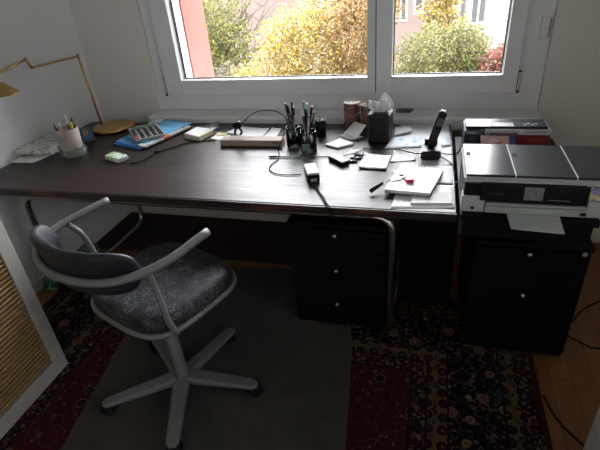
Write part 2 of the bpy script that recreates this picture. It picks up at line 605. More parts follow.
wb.span(WX0, WX1, YB, 1.30, 0, .699).span(WX0, WX1, YB, 1.30, WZ1, H)
struct(wb.build('wall_back', M['wall']))
# outer leaf of the wall: pink render seen through the window
po = B()
po.span(XL, -1.625, 1.302, 1.60, -0.2, H).span(0.50, XR, 1.302, 1.60, -0.2, H)
po.span(-1.625, 0.50, 1.302, 1.60, -0.2, 0.84).span(-1.625, 0.50, 1.302, 1.60, 2.30, H)
struct(po.build('wall_outside', M['pink']))
ws = B().prism([(-1.624, 1.18), (0.499, 1.18), (0.499, 1.64), (-1.624, 1.64)], [0.862, 0.862, 0.842, 0.842], [0.884, 0.884, 0.858, 0.858])
struct(ws.build('trim_1', M['pvc']))
# inner sill
struct(B().span(WX0 - .03, WX1 + .005, 0.975, 1.128, 0.700, 0.778, bev=0.012).build('trim_2', M['sill']))
# skirting on left and right of the back wall
struct(B().span(XL, XL + .012, YF, YB, 0, 0.06, bev=0.003).build('baseboard_left', M['wall_l']))
struct(B().span(XL + .013, XR, YB - .012, YB, 0, 0.06, bev=0.003).build('baseboard_back', M['wall']))

# ---- window: outer frame and two sashes
wf = B()
fy0, fy1 = 1.125, 1.195
wf.span(WX0, -1.66, fy0, fy1, WZ0, WZ1, .003).span(0.27, WX1, fy0, fy1, WZ0, WZ1, .003)
wf.span(-1.66, 0.27, fy0, fy1, WZ0, 0.90, .003).span(-1.66, 0.27, fy0, fy1, 2.20, WZ1, .003)
wf.span(-0.47, -0.36, fy0 + .01, fy1, 0.90, 2.20)
# rebate strips outside the frame, seen edge-on through the glass
wf.span(-1.66, -1.635, 1.198, 1.30, WZ0 + .1, WZ1).span(0.262, 0.30, 1.198, 1.30, WZ0 + .1, WZ1)
win = struct(wf.build('window_1', M['pvc']))
win['label'] = 'white plastic double window above the desk'
def sash(x0, x1, gx0, gx1, side):
    z0, z1, gz0, gz1 = 0.872, 2.235, 0.962, 2.14
    ya, yb = 1.100, 1.150
    s = B()
    s.span(x0, gx0, ya, yb, z0, z1, .003).span(gx1, x1, ya, yb, z0, z1, .003)
    s.span(gx0, gx1, ya, yb, z0, gz0, .003).span(gx0, gx1, ya, yb, gz1, z1, .003)
    # glazing beads stepping back to the pane
    for q, w in ((0, .010), (1, .006)):
        y0 = yb + .001 + q * .022
        s.span(gx0 - .02, gx0 + w - .004, y0, y0 + .02, gz0, gz1).span(gx1 - w + .004, gx1 + .02, y0, y0 + .02, gz0, gz1)
        s.span(gx0, gx1, y0, y0 + .02, gz0 - .02, gz0 + w - .008)
    f = s.build('window_frame', M['pvc'], win)
    B().span(gx0 + .004, gx1 - .004, 1.166, 1.170, gz0 - .004, gz1).build('window_pane', M['glass'], f)
    # dark sealing gasket round the pane
    g = B()
    g.span(gx0 + .004, gx0 + .007, 1.150, 1.1655, gz0, gz1).span(gx1 - .007, gx1 - .004, 1.150, 1.1655, gz0, gz1)
    g.span(gx0 + .006, gx1 - .006, 1.150, 1.1655, gz0 + .001, gz0 + .004)
    g.build('window_seal', M['black_matt'], f)
    return f
sash(-1.725, -0.4215, -1.612, -0.465, -1)
sash(-0.4165, 0.303, -0.332, 0.231, 1)
# dark groove between the sashes
B().span(-0.4212, -0.4168, 1.112, 1.124, 0.875, 2.23).build('sash_groove', M['black_matt'], win)
for hx in (-1.735, 0.313):
    hg = B().tube([(hx, 1.105, 0.882), (hx, 1.105, 0.972)], 0.0058, 10)
    hg = hg.build('hinge', M['white'], win)
    B().span(hx - .0085, hx + .0085, 1.1125, 1.1245, 0.876, 0.978, .002).build('hinge_seat', M['black_matt'], hg)
    B().tube([(hx, 1.105, 0.870), (hx, 1.105, 0.8815)], 0.0075, 10).build('hinge_pin', M['black_matt'], hg)
# blind bracket on the right of the frame
bk = B()
bk.span(0.372, 0.410, 1.106, 1.124, 1.128, 1.228, .003)
br = thing('blind_bracket', 'small white blind bracket screwed to the right edge of the window', 'bracket', (0.39, 1.115, 1.128))
bk.build('plate', M['pvc'], br)
B().span(0.4105, 0.4135, 1.108, 1.124, 1.135, 1.222).build('slot', M['black_matt'], br)
for zz in (1.228, 1.176, 1.130):
    B().span(0.366, 0.408, 1.1035, 1.1055, zz - .0015, zz + .0015).build('rib', M['steel'], br)

# ================================================================ OUTSIDE
gr = NT('pale_ground')
gr.col(gr.ramp(gr.noise(0.6, 6), [(0.35, (0.04, 0.05, 0.025)), (0.6, (0.12, 0.11, 0.08))]))
gr.rough(0.95)
struct(B().span(-40, 40, 1.7, 70, -4.4, -4.2).build('ground', gr.m))

def leaf_mat(name, cols):
    t = NT(name)
    n = t.n.new('ShaderNodeNewGeometry')
    cols = [tuple(x * 0.52 for x in c[:3]) + (1,) for c in cols]
    v = t.ramp(n.outputs['Random Per Island'], [(k / len(cols), c) for k, c in enumerate(cols)], 'CONSTANT')
    t.col(v)
    t.rough(0.6)
    # light passing through the thin leaves
    tr = t.n.new('ShaderNodeBsdfTranslucent')
    t.l.new(v, tr.inputs[0])
    mx = t.n.new('ShaderNodeMixShader'); mx.inputs[0].default_value = 0.35
    t.l.new(t.b.outputs[0], mx.inputs[1]); t.l.new(tr.outputs[0], mx.inputs[2])
    t.l.new(mx.outputs[0], t.out.inputs[0])
    return t.m
M['bark'] = plain('bark', (0.10, 0.075, 0.055, 1), 0.9, var=0.4, scale=8, bump=0.4)
def foliage(blobs, count, size, seed):
    """leaf quads scattered in ellipsoids: (centre, radii, weight)"""
    rng = np.random.default_rng(seed)
    tot = sum(b[2] for b in blobs)
    Vs = []
    for c, r, w in blobs:
        k = int(count * w / tot)
        d = rng.normal(size=(k, 3)); d /= np.linalg.norm(d, axis=1)[:, None]
        rad = rng.uniform(0.25, 1.0, k) ** 0.6
        rad *= 1 + 0.22 * np.sin(d[:, 0] * 9 + seed) * np.cos(d[:, 2] * 7 + seed * 2)
        p = np.array(c) + d * rad[:, None] * np.array(r)
        a = rng.normal(size=(k, 3)); a /= np.linalg.norm(a, axis=1)[:, None]
        b = np.cross(a, rng.normal(size=(k, 3))); b /= np.linalg.norm(b, axis=1)[:, None]
        s = size * rng.uniform(0.6, 1.3, k)[:, None]
        q = np.stack([p - a * s, p + b * s * .45, p + a * s, p - b * s * .45], 1)
        Vs.append(q.reshape(-1, 3))
    V = np.concatenate(Vs)
    me = bpy.data.meshes.new('foliage')
    F = np.arange(len(V)).reshape(-1, 4)
    me.from_pydata(V.tolist(), [], F.tolist())
    return me
def tree(name, label, x, y, blobs, count, size, mat, seed, group=None, trunk=True, base=-4.2, twigs=0, spread=1.0, tz=None):
    root = thing(name, label, 'tree' if 'tree' in name else 'bush', (x, y, base), 0, group)
    me = foliage([((c[0] - x, c[1] - y, c[2] - base), r, w) for c, r, w in blobs], count, size, seed)
    me.materials.append(mat)
    o = bpy.data.objects.new('foliage', me); COL.objects.link(o); o.parent = root
    rnd = random.Random(seed)
    top = (max(b[0][2] for b in blobs) if tz is None else tz) - base
    t = B()
    t.tube([(0, 0, -0.02), (0.05, 0, top * .35), (-.03, .04, top * .7), (0, 0, top)], [0.16, 0.03], 8, smooth_pts=3)
    t.build('trunk', M['bark'], root, local=True)
    if twigs:
        t = B()
        for k in range(twigs):
            h0 = top * rnd.uniform(.45, .9)
            a = rnd.uniform(0, 6.28); L = rnd.uniform(.7, 1.7) * spread
            p = Vector((0, 0, h0)); pts = [p.copy()]
            for s in range(4):
                p = p + Vector((math.cos(a), math.sin(a) * .5, rnd.uniform(.4, 1.1))) * L / 4
                a += rnd.uniform(-.5, .5); pts.append(p.copy())
            t.tube(pts, [0.03, 0.006], 5)
            for s in (1, 2, 3):
                q = pts[s]
                d = Vector((rnd.uniform(-1, 1), rnd.uniform(-.5, .5), rnd.uniform(.2, 1))) * L * .4
                t.tube([q, q + d * .5 + Vector((0, 0, .05)), q + d], [0.015, 0.004], 4)
        t.build('branches', M['bark'], root, local=True)
    return root
yel = leaf_mat('yellow_leaves', [(0.88, 0.62, 0.10, 1), (0.80, 0.54, 0.07, 1), (0.90, 0.72, 0.22, 1), (0.36, 0.26, 0.08, 1), (0.92, 0.84, 0.55, 1), (0.30, 0.24, 0.10, 1)])
ora = leaf_mat('tan_leaves', [(0.55, 0.33, 0.11, 1), (0.68, 0.46, 0.18, 1), (0.42, 0.24, 0.10, 1), (0.72, 0.52, 0.26, 1)])
olv = leaf_mat('olive_leaves', [(0.24, 0.26, 0.07, 1), (0.36, 0.38, 0.08, 1), (0.20, 0.18, 0.08, 1), (0.52, 0.52, 0.12, 1)])
grn = leaf_mat('green_leaves', [(0.28, 0.31, 0.07, 1), (0.44, 0.44, 0.13, 1), (0.13, 0.15, 0.05, 1), (0.52, 0.48, 0.22, 1), (0.22, 0.18, 0.08, 1)])
redl = leaf_mat('red_leaves', [(0.50, 0.13, 0.10, 1), (0.36, 0.09, 0.07, 1), (0.56, 0.34, 0.27, 1), (0.30, 0.28, 0.16, 1)])
tree('autumn_tree', 'broad tree of bright yellow leaves outside the left pane', -4.1, 12.5,
     [((-3.3, 11.5, -.7), (1.5, 1.2, 1.2), 5), ((-4.0, 11.8, -.35), (1.2, 1.0, .75), 2), ((-4.6, 11.6, -1.7), (1.9, 1.2, .9), 4), ((-2.9, 12.6, .3), (1.0, 1, .8), 2.5), ((-2.3, 11.2, -1.9), (1.2, .9, .8), 2.5)],
     30000, 0.044, yel, 3, tz=0.2)
tree('autumn_tree', 'tree of tan and orange leaves beside the middle post of the window', -1.9, 12.2,
     [((-2.1, 11.4, -.4), (1.05, 1.0, 1.5), 4), ((-1.9, 12.2, .5), (1.0, 1, .8), 2)], 18000, 0.044, ora, 5, tz=0.3, twigs=8)
tree('bare_tree', 'sparse olive-green tree with bare branches by the pink house wall', -7.9, 15.2,
     [((-7.3, 14.6, -1.0), (1.1, 1, 1.5), 3), ((-8.4, 15, -1.2), (1.2, 1, 2.2), 4), ((-7.6, 15, .5), (1.2, .8, .6), 1)], 8500, 0.060, olv, 9, twigs=60, spread=1.7, tz=-.6)
tree('grey_shrub', 'low greyish shrub under the bare tree outside', -7.0, 13.5,
     [((-7.0, 13.4, -2.2), (1.3, .9, .9), 3)], 5000, 0.05, leaf_mat('grey_leaves', [(0.34, 0.30, 0.22, 1), (0.24, 0.22, 0.14, 1), (0.46, 0.42, 0.30, 1)]), 19, tz=-2.0, twigs=10)
tree('green_bush', 'round green bush filling the right window pane', 0.3, 10.5,
     [((-.15, 10.2, -.75), (.95, .9, .75), 4), ((.55, 10.3, -.62), (.62, .8, .72), 3.2), ((.0, 10.4, -1.3), (1.2, .9, .6), 3)], 22000, 0.036, grn, 11, tz=-.6)
tree('yellow_tree', 'thin yellow tree rising behind the green bush', 0.05, 13.5,
     [((.0, 13.5, -.3), (.6, .6, .85), 3), ((.25, 13.5, .5), (.5, .6, .5), 1)], 4500, 0.052, yel, 13, tz=.1)
tree('red_bush', 'small red-leaved bush at the right edge of the window view', 1.35, 9.9,
     [((1.28, 9.6, -.80), (.46, .5, .38), 3)], 6000, 0.045, redl, 17, tz=-1.2)

# far houses
def house(name, label, x0, x1, y0, y1, z1, wallm, wins, roof=True):
    root = thing(name, label, 'building', ((x0 + x1) / 2, (y0 + y1) / 2, -4.2))
    B().span(x0, x1, y0, y1, -4.2, z1).build('wall', wallm, root)
    if roof:
        B().prism([(x0 - .3, y0 - .3), (x1 + .3, y0 - .3), (x1 + .3, y1 + .3), (x0 - .3, y1 + .3)], z1 + .002, z1 + .3).build('roof', plain('roof_tile', (0.20, 0.09, 0.07, 1), 0.8), root)
    for (a, b, c, d) in wins:
        w = B()
        w.span(a - .08, b + .08, y0 - .04, y0 + .02, c - .08, c, 0).span(a - .08, b + .08, y0 - .04, y0 + .02, d, d + .08)
        w.span(a - .08, a, y0 - .04, y0 + .02, c, d).span(b, b + .08, y0 - .04, y0 + .02, c, d).span((a + b) / 2 - .03, (a + b) / 2 + .03, y0 - .04, y0 + .02, c, d)
        f = w.build('window', M['white'], root)
        B().span(a, b, y0 - .02, y0 - .002, c, d).build('pane', plain('dark_pane', (0.10, 0.11, 0.12, 1), 0.15), f)
    return root
pinkf = plain('pale_pink_render', (0.30, 0.235, 0.22, 1), 0.9, var=0.05, scale=2)
whitef = plain('white_render', (0.42, 0.42, 0.41, 1), 0.9, var=0.03, scale=2)
house('pink_house', 'pale pink house behind the trees outside the left pane', -13.5, -6.6, 22, 27, 3.0, pinkf, [(-9.5, -8.7, .2, 1.4), (-12.3, -11.4, .2, 1.4)])
house('pink_house', 'pink house front with two windows seen above the green bush', -3.6, 0.2, 19.8, 25, 3.4, pinkf, [(-1.75, -1.35, -1.0, .9), (-.95, -.35, -.75, .9)])
house('white_house', 'white house behind the bush in the right pane', 1.0, 9.0, 18, 24, 3.4, whitef, [(1.15, 1.6, -1.0, .7), (3.4, 4.2, -1.0, .7)])

# ================================================================ FLOOR COVERINGS
RX0, RX1, RY0, RY1 = -2.12, 0.375, -2.4, 0.42
tag(B().span(RX0, RX1, RY0, RY1, 0.0005, 0.008, .002).build('persian_rug', rug_mat(RX0, RX1, RY0, RY1)),
    'dark red patterned oriental rug with navy and khaki borders on the parquet', 'rug')
tag(B().span(-2.235, -0.05, 0.60, 1.075, 0.0004, 0.005, .001).build('floor_shade_sheet', plain('floor_shade_brown', (0.030, 0.013, 0.010, 1), .9, var=.35, scale=30, bump=.3)),  # dark sheet added over the parquet to stand for shade under the desk
    'dark red-brown sheet added as shade on the floor below the back of the desk', 'rug')
tag(B().prism([(-1.372, -.85), (-0.296, -.85), (-0.395, .05), (-0.42, .135), (-0.69, .15), (-0.70, .56), (-1.625, .50)], 0.0088, 0.0108).build('chair_mat', M['mat']),
    'thin grey floor mat under the swivel chair', 'mat')

# ================================================================ DESK
DT = 0.74
desk = thing('desk', 'long dark brown desk on a bent chrome tube frame under the window', 'desk', (-1.12, 0.5, 0.008))
dk = B().span(-2.245, -0.004, 0.006, 0.970, DT - .036, DT, .004)
dk.build('desktop', M['desk'], desk)
eb = B()
ex = np.linspace(-2.245, -0.004, 120)
prev = None
for k in range(119):
    yy = 0.0008 + 0.0016 * abs(mnoise.noise(Vector((ex[k] * 9, 0, 0))))
    eb.span(ex[k], ex[k + 1], yy, 0.0055, DT - .035, DT - .0025)
eb.build('edge_band', M['desk_edge'], desk, label='worn front edge with chipped reddish patches')
def bend(pts, r, k=6):
    """polyline with rounded corners"""
    P = [Vector(p) for p in pts]
    out = [P[0]]
    for i in range(1, len(P) - 1):
        a = (P[i - 1] - P[i]).normalized(); b = (P[i + 1] - P[i]).normalized()
        s, e = P[i] + a * r, P[i] + b * r
        for j in range(k + 1):
            t = j / k
            out.append(s * (1 - t) ** 2 + P[i] * 2 * t * (1 - t) + e * t * t)
    out.append(P[-1])
    return out
TZ = 0.652
fy = 0.105; by = 0.930
zl = 0.0245
loop = bend([(-1.1, fy, TZ), (-2.040, fy, TZ), (-2.040, fy, zl), (-2.040, by, zl), (-2.040, by, TZ), (-0.232, by, TZ),
             (-0.232, by, zl), (-0.232, fy, zl), (-0.232, fy, TZ), (-1.1, fy, TZ)], 0.085)
fr = B().tube(loop[:-1], 0.0155, 14, closed=True)
fr.build('tube_frame', M['chrome'], desk)
for bx_, by_ in ((-1.36, fy), (-0.55, fy), (-1.9, by), (-0.36, by), (-1.85, fy)):
    B().span(bx_ - .02, bx_ + .02, by_ - .01, by_ + .01, TZ + .013, DT - .037).build('bracket', M['steel'] if bx_ > -1 else M['black_matt'], desk)

# ================================================================ PEDESTALS, SIDE TABLE
def pedestal(name, label, x0, x1, y0, y1, z0, z1, splits, knobs, lock=None):
    root = thing(name, label, 'cabinet', ((x0 + x1) / 2, (y0 + y1) / 2, z0))
    b = B()
    b.span(x0, x1, y0 + .02, y1, z0, z1 - .022, .002)
    b.build('body', M['cabinet_black'], root)
    B().span(x0 - .004, x1 + .004, y0 - .002, y1, z1 - .0215, z1, .003).build('top', M['cabinet_black'], root)
    zs = [z0 + .03] + splits + [z1 - .028]
    for k in range(len(zs) - 1):
        d = B().span(x0 + .003, x1 - .003, y0, y0 + .0195, zs[k] + .003, zs[k + 1] - .003, .002).build('drawer', M['cabinet_black'], root)
        if k < len(knobs):
            kx, kz = knobs[k]
            B().lathe([(0.004, 0), (0.004, .010), (0.008, .013), (0.0095, .019), (0.006, .024), (0, .0245)], (kx, y0, kz), 14, axis=(0, -1, 0)).build('knob', M['steel'], d)
    if lock:
        B().lathe([(0.009, 0), (0.009, .004), (0.004, .0045), (0.003, .002), (0, .002)], (lock[0], y0, lock[1]), 14, axis=(0, -1, 0)).build('lock', M['steel'], root)
    return root
pedestal('drawer_pedestal', 'black three-drawer pedestal under the middle of the desk', -0.682, -0.262, .13, .62, 0.012, .585, [.262, .445], [(-.474, .165), (-.472, .355), (-.474, .538)])
pedestal('drawer_pedestal', 'black two-drawer pedestal with a lock under the printer table', 0.085, 0.487, .10, .62, 0.009, .575, [.44], [(.282, .342), (.276, .538)], lock=(.462, .546))
st = thing('side_table', 'black side table carrying the printer, right of the desk', 'table', (.3, .5, 0.0))
B().span(0.008, 0.445, 0.0, 0.79, .715, DT, .003).build('tabletop', M['cabinet_black'], st)
B().span(0.02, 0.432, 0.012, 0.03, .645, .714).build('apron', M['cabinet_black'], st)
B().span(0.02, 0.432, 0.75, 0.768, .58, .714).build('apron', M['cabinet_black'], st)
for lx, ly, lz in ((.04, .66, .009), (.41, .66, .0), (.04, .73, 0), (.41, .73, 0)):
    B().span(lx - .016, lx + .016, ly - .016, ly + .016, lz if ly > .5 else .009, .714, .002).build('leg', M['cabinet_black'], st)

B().span(-.215, .034, .34, .356, .05, .70, .002).build('gap_shade_board', M['cabinet_black'], st)  # dark board added to stand for the black shade between the pedestals

# ================================================================ SWIVEL CHAIR
HUB = (-1.05, -0.348)
ch = thing('swivel_chair', 'grey tubular swivel armchair with dark blue-grey upholstery standing on the mat', 'chair', (HUB[0], HUB[1], 0.0112), R(-18))
Z0 = -0.0112
L_ = lambda pts: [(p[0], p[1], p[2] + Z0) for p in pts]
armpts = L_([(-.285, .088, .812), (-.298, -.027, .806), (-.305, -.126, .796), (-.278, -.215, .776), (-.195, -.262, .764), (-.075, -.272, .757),
             (.055, -.240, .757), (.145, -.175, .764), (.213, -.070, .786), (.240, .085, .812)])
B().tube(armpts, 0.0140, 14, smooth_pts=6).build('armrest_loop', M['grey_tube'], ch, local=True, label='grey armrest tube running round the back')
# arm posts
B().tube(L_([(.178, -.128, .775), (.182, -.122, .68), (.188, -.115, .56), (.186, -.095, .487)]), 0.0105, 12, smooth_pts=4).build('arm_post', M['grey_tube'], ch, local=True)
B().tube(L_([(-.295, -.085, .795), (-.268, -.06, .74), (-.262, -.04, .62), (-.262, -.02, .487)]), 0.0105, 12, smooth_pts=4).build('arm_post', M['grey_tube'], ch, local=True)
# seat outline: rounded square
def superellipse(cx, cy, a, b, n, k, rot=0.0):
    out = []
    for i in range(k):
        t = 2 * math.pi * i / k
        c, s = math.cos(t), math.sin(t)
        x = a * math.copysign(abs(c) ** (2 / n), c); y = b * math.copysign(abs(s) ** (2 / n), s)
        out.append((cx + x * math.cos(rot) - y * math.sin(rot), cy + x * math.sin(rot) + y * math.cos(rot)))
    return out
SCX, SCY = -0.045, 0.062
rim = superellipse(SCX, SCY, .236, .228, 3.6, 56, R(-3))
B().tube([(x, y, .487 + Z0) for x, y in rim], 0.0105, 10, closed=True).build('seat_rim', M['grey_tube'], ch, local=True)
pad = bmesh.new()
rings = []
prof = [(0.90, .470), (0.965, .482), (0.985, .505), (0.975, .528), (0.93, .543), (0.82, .550), (0.55, .548), (0.28, .545), (0.0, .544)]
for (s, h) in prof:
    if s == 0.0:
        rings.append([pad.verts.new((SCX, SCY, h + Z0))]); continue
    ol = superellipse(SCX, SCY, .236 * s, .228 * s, 3.6 if s > .6 else 2.6, 56, R(-3))
    rings.append([pad.verts.new((x, y, h + Z0 + (0.010 * max(0, (abs(x - SCX) / .232)) ** 3 if s > .3 else 0))) for x, y in ol])
pad.faces.new(rings[0][::-1])
for i in range(len(rings) - 2):
    for k in range(56):
        pad.faces.new((rings[i][k], rings[i][(k + 1) % 56], rings[i + 1][(k + 1) % 56], rings[i + 1][k]))
for k in range(56):
    pad.faces.new((rings[-2][k], rings[-2][(k + 1) % 56], rings[-1][0]))
pb = B(); pb.bm.free(); pb.bm = pad
pb.build('seat', M['seat_fab'], ch, local=True, smooth=True)
# underseat mechanism and column
mb = B().box((0, 0.02, .452 + Z0), (.16, .22, .03), None, .006)
mb.box((-0.02, .06, .470 + Z0), (.30, .28, .008), None, .002)
mb.build('tilt_plate', M['black'], ch, local=True)
B().tube(L_([(.05, .02, .452), (.14, .04, .45), (.19, .05, .448)]), .005, 8).build('lever', M['black'], ch, local=True)
B().lathe([(.016, .33 + Z0), (.016, .44 + Z0)], (0, 0, 0), 18).build('gas_lift', M['black'], ch, local=True)
B().lathe([(.038, .055), (.036, .075), (.030, .10), (.026, .13), (.0245, .36), (.022, .362)], (0, 0, Z0), 22).build('column', M['grey_tube'], ch, local=True)
# backrest: curved pad inside the loop
bk = bmesh.new()
NB = 12
cl = catmull([Vector(p) for p in ((-.262, -.150, 0), (-.240, -.195, 0), (-.180, -.232, 0), (-.070, -.243, 0), (.040, -.214, 0), (.105, -.168, 0), (.140, -.125, 0))], 5)
outer = []
NA = len(cl) - 1
for i in range(NA + 1):
    s = -1 + 2 * i / NA
    tg = (cl[min(i + 1, NA)] - cl[max(i - 1, 0)]).normalized()
    nrm = Vector((tg.y, -tg.x, 0))
    half = 0.078 * max(0, 1 - abs(s) ** 4.5) ** .5 + 0.006
    zc = .780 + (.006 if s < 0 else -.016 * s)
    ring = []
    for k in range(NB * 2):
        t = 2 * math.pi * k / (NB * 2)
        off = 0.021 * math.copysign(abs(math.cos(t)) ** .7, math.cos(t)) * (1 - abs(s) ** 6 * .6)
        zz = half * math.copysign(abs(math.sin(t)) ** .75, math.sin(t))
        p = cl[i] + nrm * (off + max(0, zz) * 0.22)
        ring.append(bk.verts.new((p.x, p.y, zc + zz + Z0)))
    outer.append(ring)
for i in range(NA):
    for k in range(NB * 2):
        bk.faces.new((outer[i][k], outer[i][(k + 1) % (NB * 2)], outer[i + 1][(k + 1) % (NB * 2)], outer[i + 1][k]))
bk.faces.new(outer[0][::-1]); bk.faces.new(outer[-1])
bmesh.ops.recalc_face_normals(bk, faces=bk.faces)
bb = B(); bb.bm.free(); bb.bm = bk
bb.build('backrest', M['back_fab'], ch, local=True, smooth=True)
# five-star base
def blade(ang):
    b = bmesh.new()
    secs = [(0.03, .034, .072, .104), (.10, .031, .072, .098), (.20, .028, .071, .092), (.28, .026, .070, .086), (.308, .024, .069, .083), (.326, .012, .070, .080)]
    rr = []
    for (d, w, z0, z1) in secs:
        rr.append([b.verts.new((d, y, z + Z0)) for (y, z) in ((-w, z0), (-w, z1 - .006), (-w * .7, z1), (w * .7, z1), (w, z1 - .006), (w, z0))])
    for i in range(len(rr) - 1):
        for k in range(6):
            b.faces.new((rr[i][k], rr[i][(k + 1) % 6], rr[i + 1][(k + 1) % 6], rr[i + 1][k]))
    b.faces.new(rr[0][::-1]); b.faces.new(rr[-1])
    bmesh.ops.recalc_face_normals(b, faces=b.faces)
    bmesh.ops.rotate(b, matrix=Matrix.Rotation(ang, 3, 'Z'), verts=b.verts)
    o = B(); o.bm.free(); o.bm = b
    return o
for k in range(5):
    ang = R(216 + 18 + 72 * k + (0, 2, 4, 0, -2)[k])
    lg = blade(ang).build('leg', M['grey_tube'], ch, local=True, bevel=.002)
    dx, dy = math.cos(ang) * .295, math.sin(ang) * .295
    ca = ang + R(60 + 31 * k)
    ax = Vector((math.cos(ca), math.sin(ca), 0))
    cb = B()
    c0 = Vector((dx, dy, .0307))
    off = ax.cross(Vector((0, 0, 1))) * .014
    for sgn in (-1, 1):
        cb.lathe([(0.010, -.011), (0.027, -.011), (0.030, -.006), (0.030, .006), (0.027, .011), (0.010, .011)], c0 + off + ax * sgn * .0145, 20, axis=ax)
    inv = lg.location
    bmesh.ops.translate(cb.bm, vec=-inv, verts=cb.bm.verts)
    cb.build('caster', M['black_matt'], lg, local=True)
    hb = B().lathe([(.006, .012), (.006, .0585)], (dx, dy, 0), 10)
    hb.box((dx + off.x * .6, dy + off.y * .6, .046), (.032, .034, .024), Matrix.Rotation(ca, 3, 'Z'), .006)
    bmesh.ops.translate(hb.bm, vec=-inv, verts=hb.bm.verts)
    hb.build('caster_fork', M['black'], lg, local=True)

# ================================================================ LEFT: LOUVRED CABINET, RIGHT: WHITE CABINET
lc = thing('louvred_cabinet', 'white cabinet with yellow slatted doors against the left wall', 'cabinet', (-1.96, -1.05, 0.008))
B().span(-2.24, -1.693, -1.75, -0.330, .009, 1.0, .002).build('body', M['cream'], lc)
def louvre_door(y0, y1):
    d = B()
    x0, x1 = -1.6915, -1.67
    st_ = .062
    d.span(x0, x1, y0, y0 + st_, .012, .998, .003).span(x0, x1, y1 - st_, y1, .012, .998, .003)
    d.span(x0, x1, y0 + st_, y1 - st_, .012, .085, .003).span(x0, x1, y0 + st_, y1 - st_, .93, .998, .003)
    door = d.build('door', M['cream'], lc)
    t = B()
    n = 42
    for k in range(n):
        z = .092 + (k + .5) * (.925 - .092) / n
        t.box((x1 - .009, (y0 + y1) / 2, z), (.005, y1 - y0 - 2 * st_ - .004, .021), Matrix.Rotation(R(28), 3, 'Y'), .001)
    t.build('slats', M['slat'], door)
    return door
sm = NT('yellow_slat_wood')
sm.col(sm.ramp(sm.noise(6, 5, vec=sm.mapping((1, 3, 30))), [(0.3, (0.27, 0.165, 0.062)), (0.7, (0.36, 0.235, 0.10))]))
sm.rough(0.5)
M['slat'] = sm.m
louvre_door(-1.035, -0.331)
louvre_door(-1.748, -1.041)
wc = thing('white_cabinet', 'white cabinet whose corner shows at the lower right beside the rug', 'cabinet', (.7, -.95, 0.0))
B().span(.379, 1.0, -1.4, -.5, .06, .72, .003).build('body', M['cream'], wc)
B().span(.40, .98, -1.38, -.52, .0085, .059).build('plinth', M['cream'], wc)
B().span(.374, 1.005, -1.405, -.497, .721, .745, .003).build('top', M['cream'], wc)

# ================================================================ THINGS ON THE DESK
D0 = DT + 0.0008
def paper(name, label, cat, corners, z, mat=None, curl=.002, seed=0, th=.0006, group=None, n=10):
    return tag(B().sheet(corners, z, th, n, curl, seed).build(name, mat or M['paper']), label, cat, group)
def wire(pts, r, k=8):
    return B().tube(pts, r, 7, smooth_pts=k)

# --- papers at the left wall
npm = print_mat('newsprint', (0.62, 0.62, 0.60, 1), [(0.22, 0.22, 0.22, 1), (0.66, 0.66, 0.64, 1), (0.34, 0.34, 0.33, 1), (0.60, 0.60, 0.58, 1)], 40, .5, (1, 2.5, 1))
tag(B().prism([(-2.245, .285), (-2.105, .288), (-2.072, .480), (-2.215, .630), (-2.245, .60)], [D0] * 5, [D0 + .008] * 5, .0015).build('magazine', M['paper_w']),
    'thin pale magazine lying under the folded newspaper by the left wall', 'magazine')
tag(B().prism([(-2.246, .335), (-2.062, .388), (-2.105, .520), (-2.185, .655), (-2.246, .640)], [D0 + .030, D0 + .0085, D0 + .0085, D0 + .020, D0 + .032], [D0 + .052, D0 + .026, D0 + .026, D0 + .040, D0 + .054], .0015).build('newspaper', npm),
    'grey folded newspaper leaning on the left wall at the desk end', 'newspaper')

# --- pencil holder with pens, in a crumpled green bag
hx, hy = -1.942, .418
ph = thing('pencil_holder', 'beige pencil cup at the left end of the desk, its foot in green plastic', 'pencil cup', (hx, hy, D0))
B().lathe([(.050, 0), (.052, .004), (.058, .150), (.0555, .150), (.050, .006), (0, .006)], (hx, hy, D0), 36).build('cup', plain('beige_card', (0.36, 0.31, 0.27, 1), .7), ph)
lb = B()
for i in range(10):
    a0 = R(232 + i * 5.5); a1 = R(232 + (i + 1) * 5.5)
    f = [lb.bm.verts.new((hx + math.cos(a) * rr, hy + math.sin(a) * rr, D0 + z)) for a, rr, z in ((a0, .0570, .085), (a1, .0570, .085), (a1, .0592, .125), (a0, .0592, .125))]
    lb.bm.faces.new(f)
lb.build('printed_band', print_mat('cup_print', (0.30, 0.28, 0.26, 1), [(0.02, .02, .02, 1), (.4, .38, .34, 1), (.08, .07, .06, 1)], 60, .5), ph)
cr = bmesh.new()
rings = []
for j in range(9):
    h = j / 8
    ring = []
    for k in range(60):
        a = 2 * math.pi * k / 60
        nz = mnoise.noise(Vector((math.cos(a) * 3, math.sin(a) * 3, h * 5)))
        rad = .0615 + .005 * math.sin(h * 3.0) + .007 * nz
        ring.append(cr.verts.new((hx + math.cos(a) * rad, hy + math.sin(a) * rad, D0 + .0005 + h * (.052 + .018 * mnoise.noise(Vector((math.cos(a) * 2, math.sin(a) * 2, 9)))))))
    rings.append(ring)
for j in range(8):
    for k in range(60):
        cr.faces.new((rings[j][k], rings[j][(k + 1) % 60], rings[j + 1][(k + 1) % 60], rings[j + 1][k]))
c_ = B(); c_.bm.free(); c_.bm = cr
tag(c_.build('plastic_bag', M['green_film']), 'crumpled green see-through plastic bag around the foot of the beige pencil cup', 'bag')

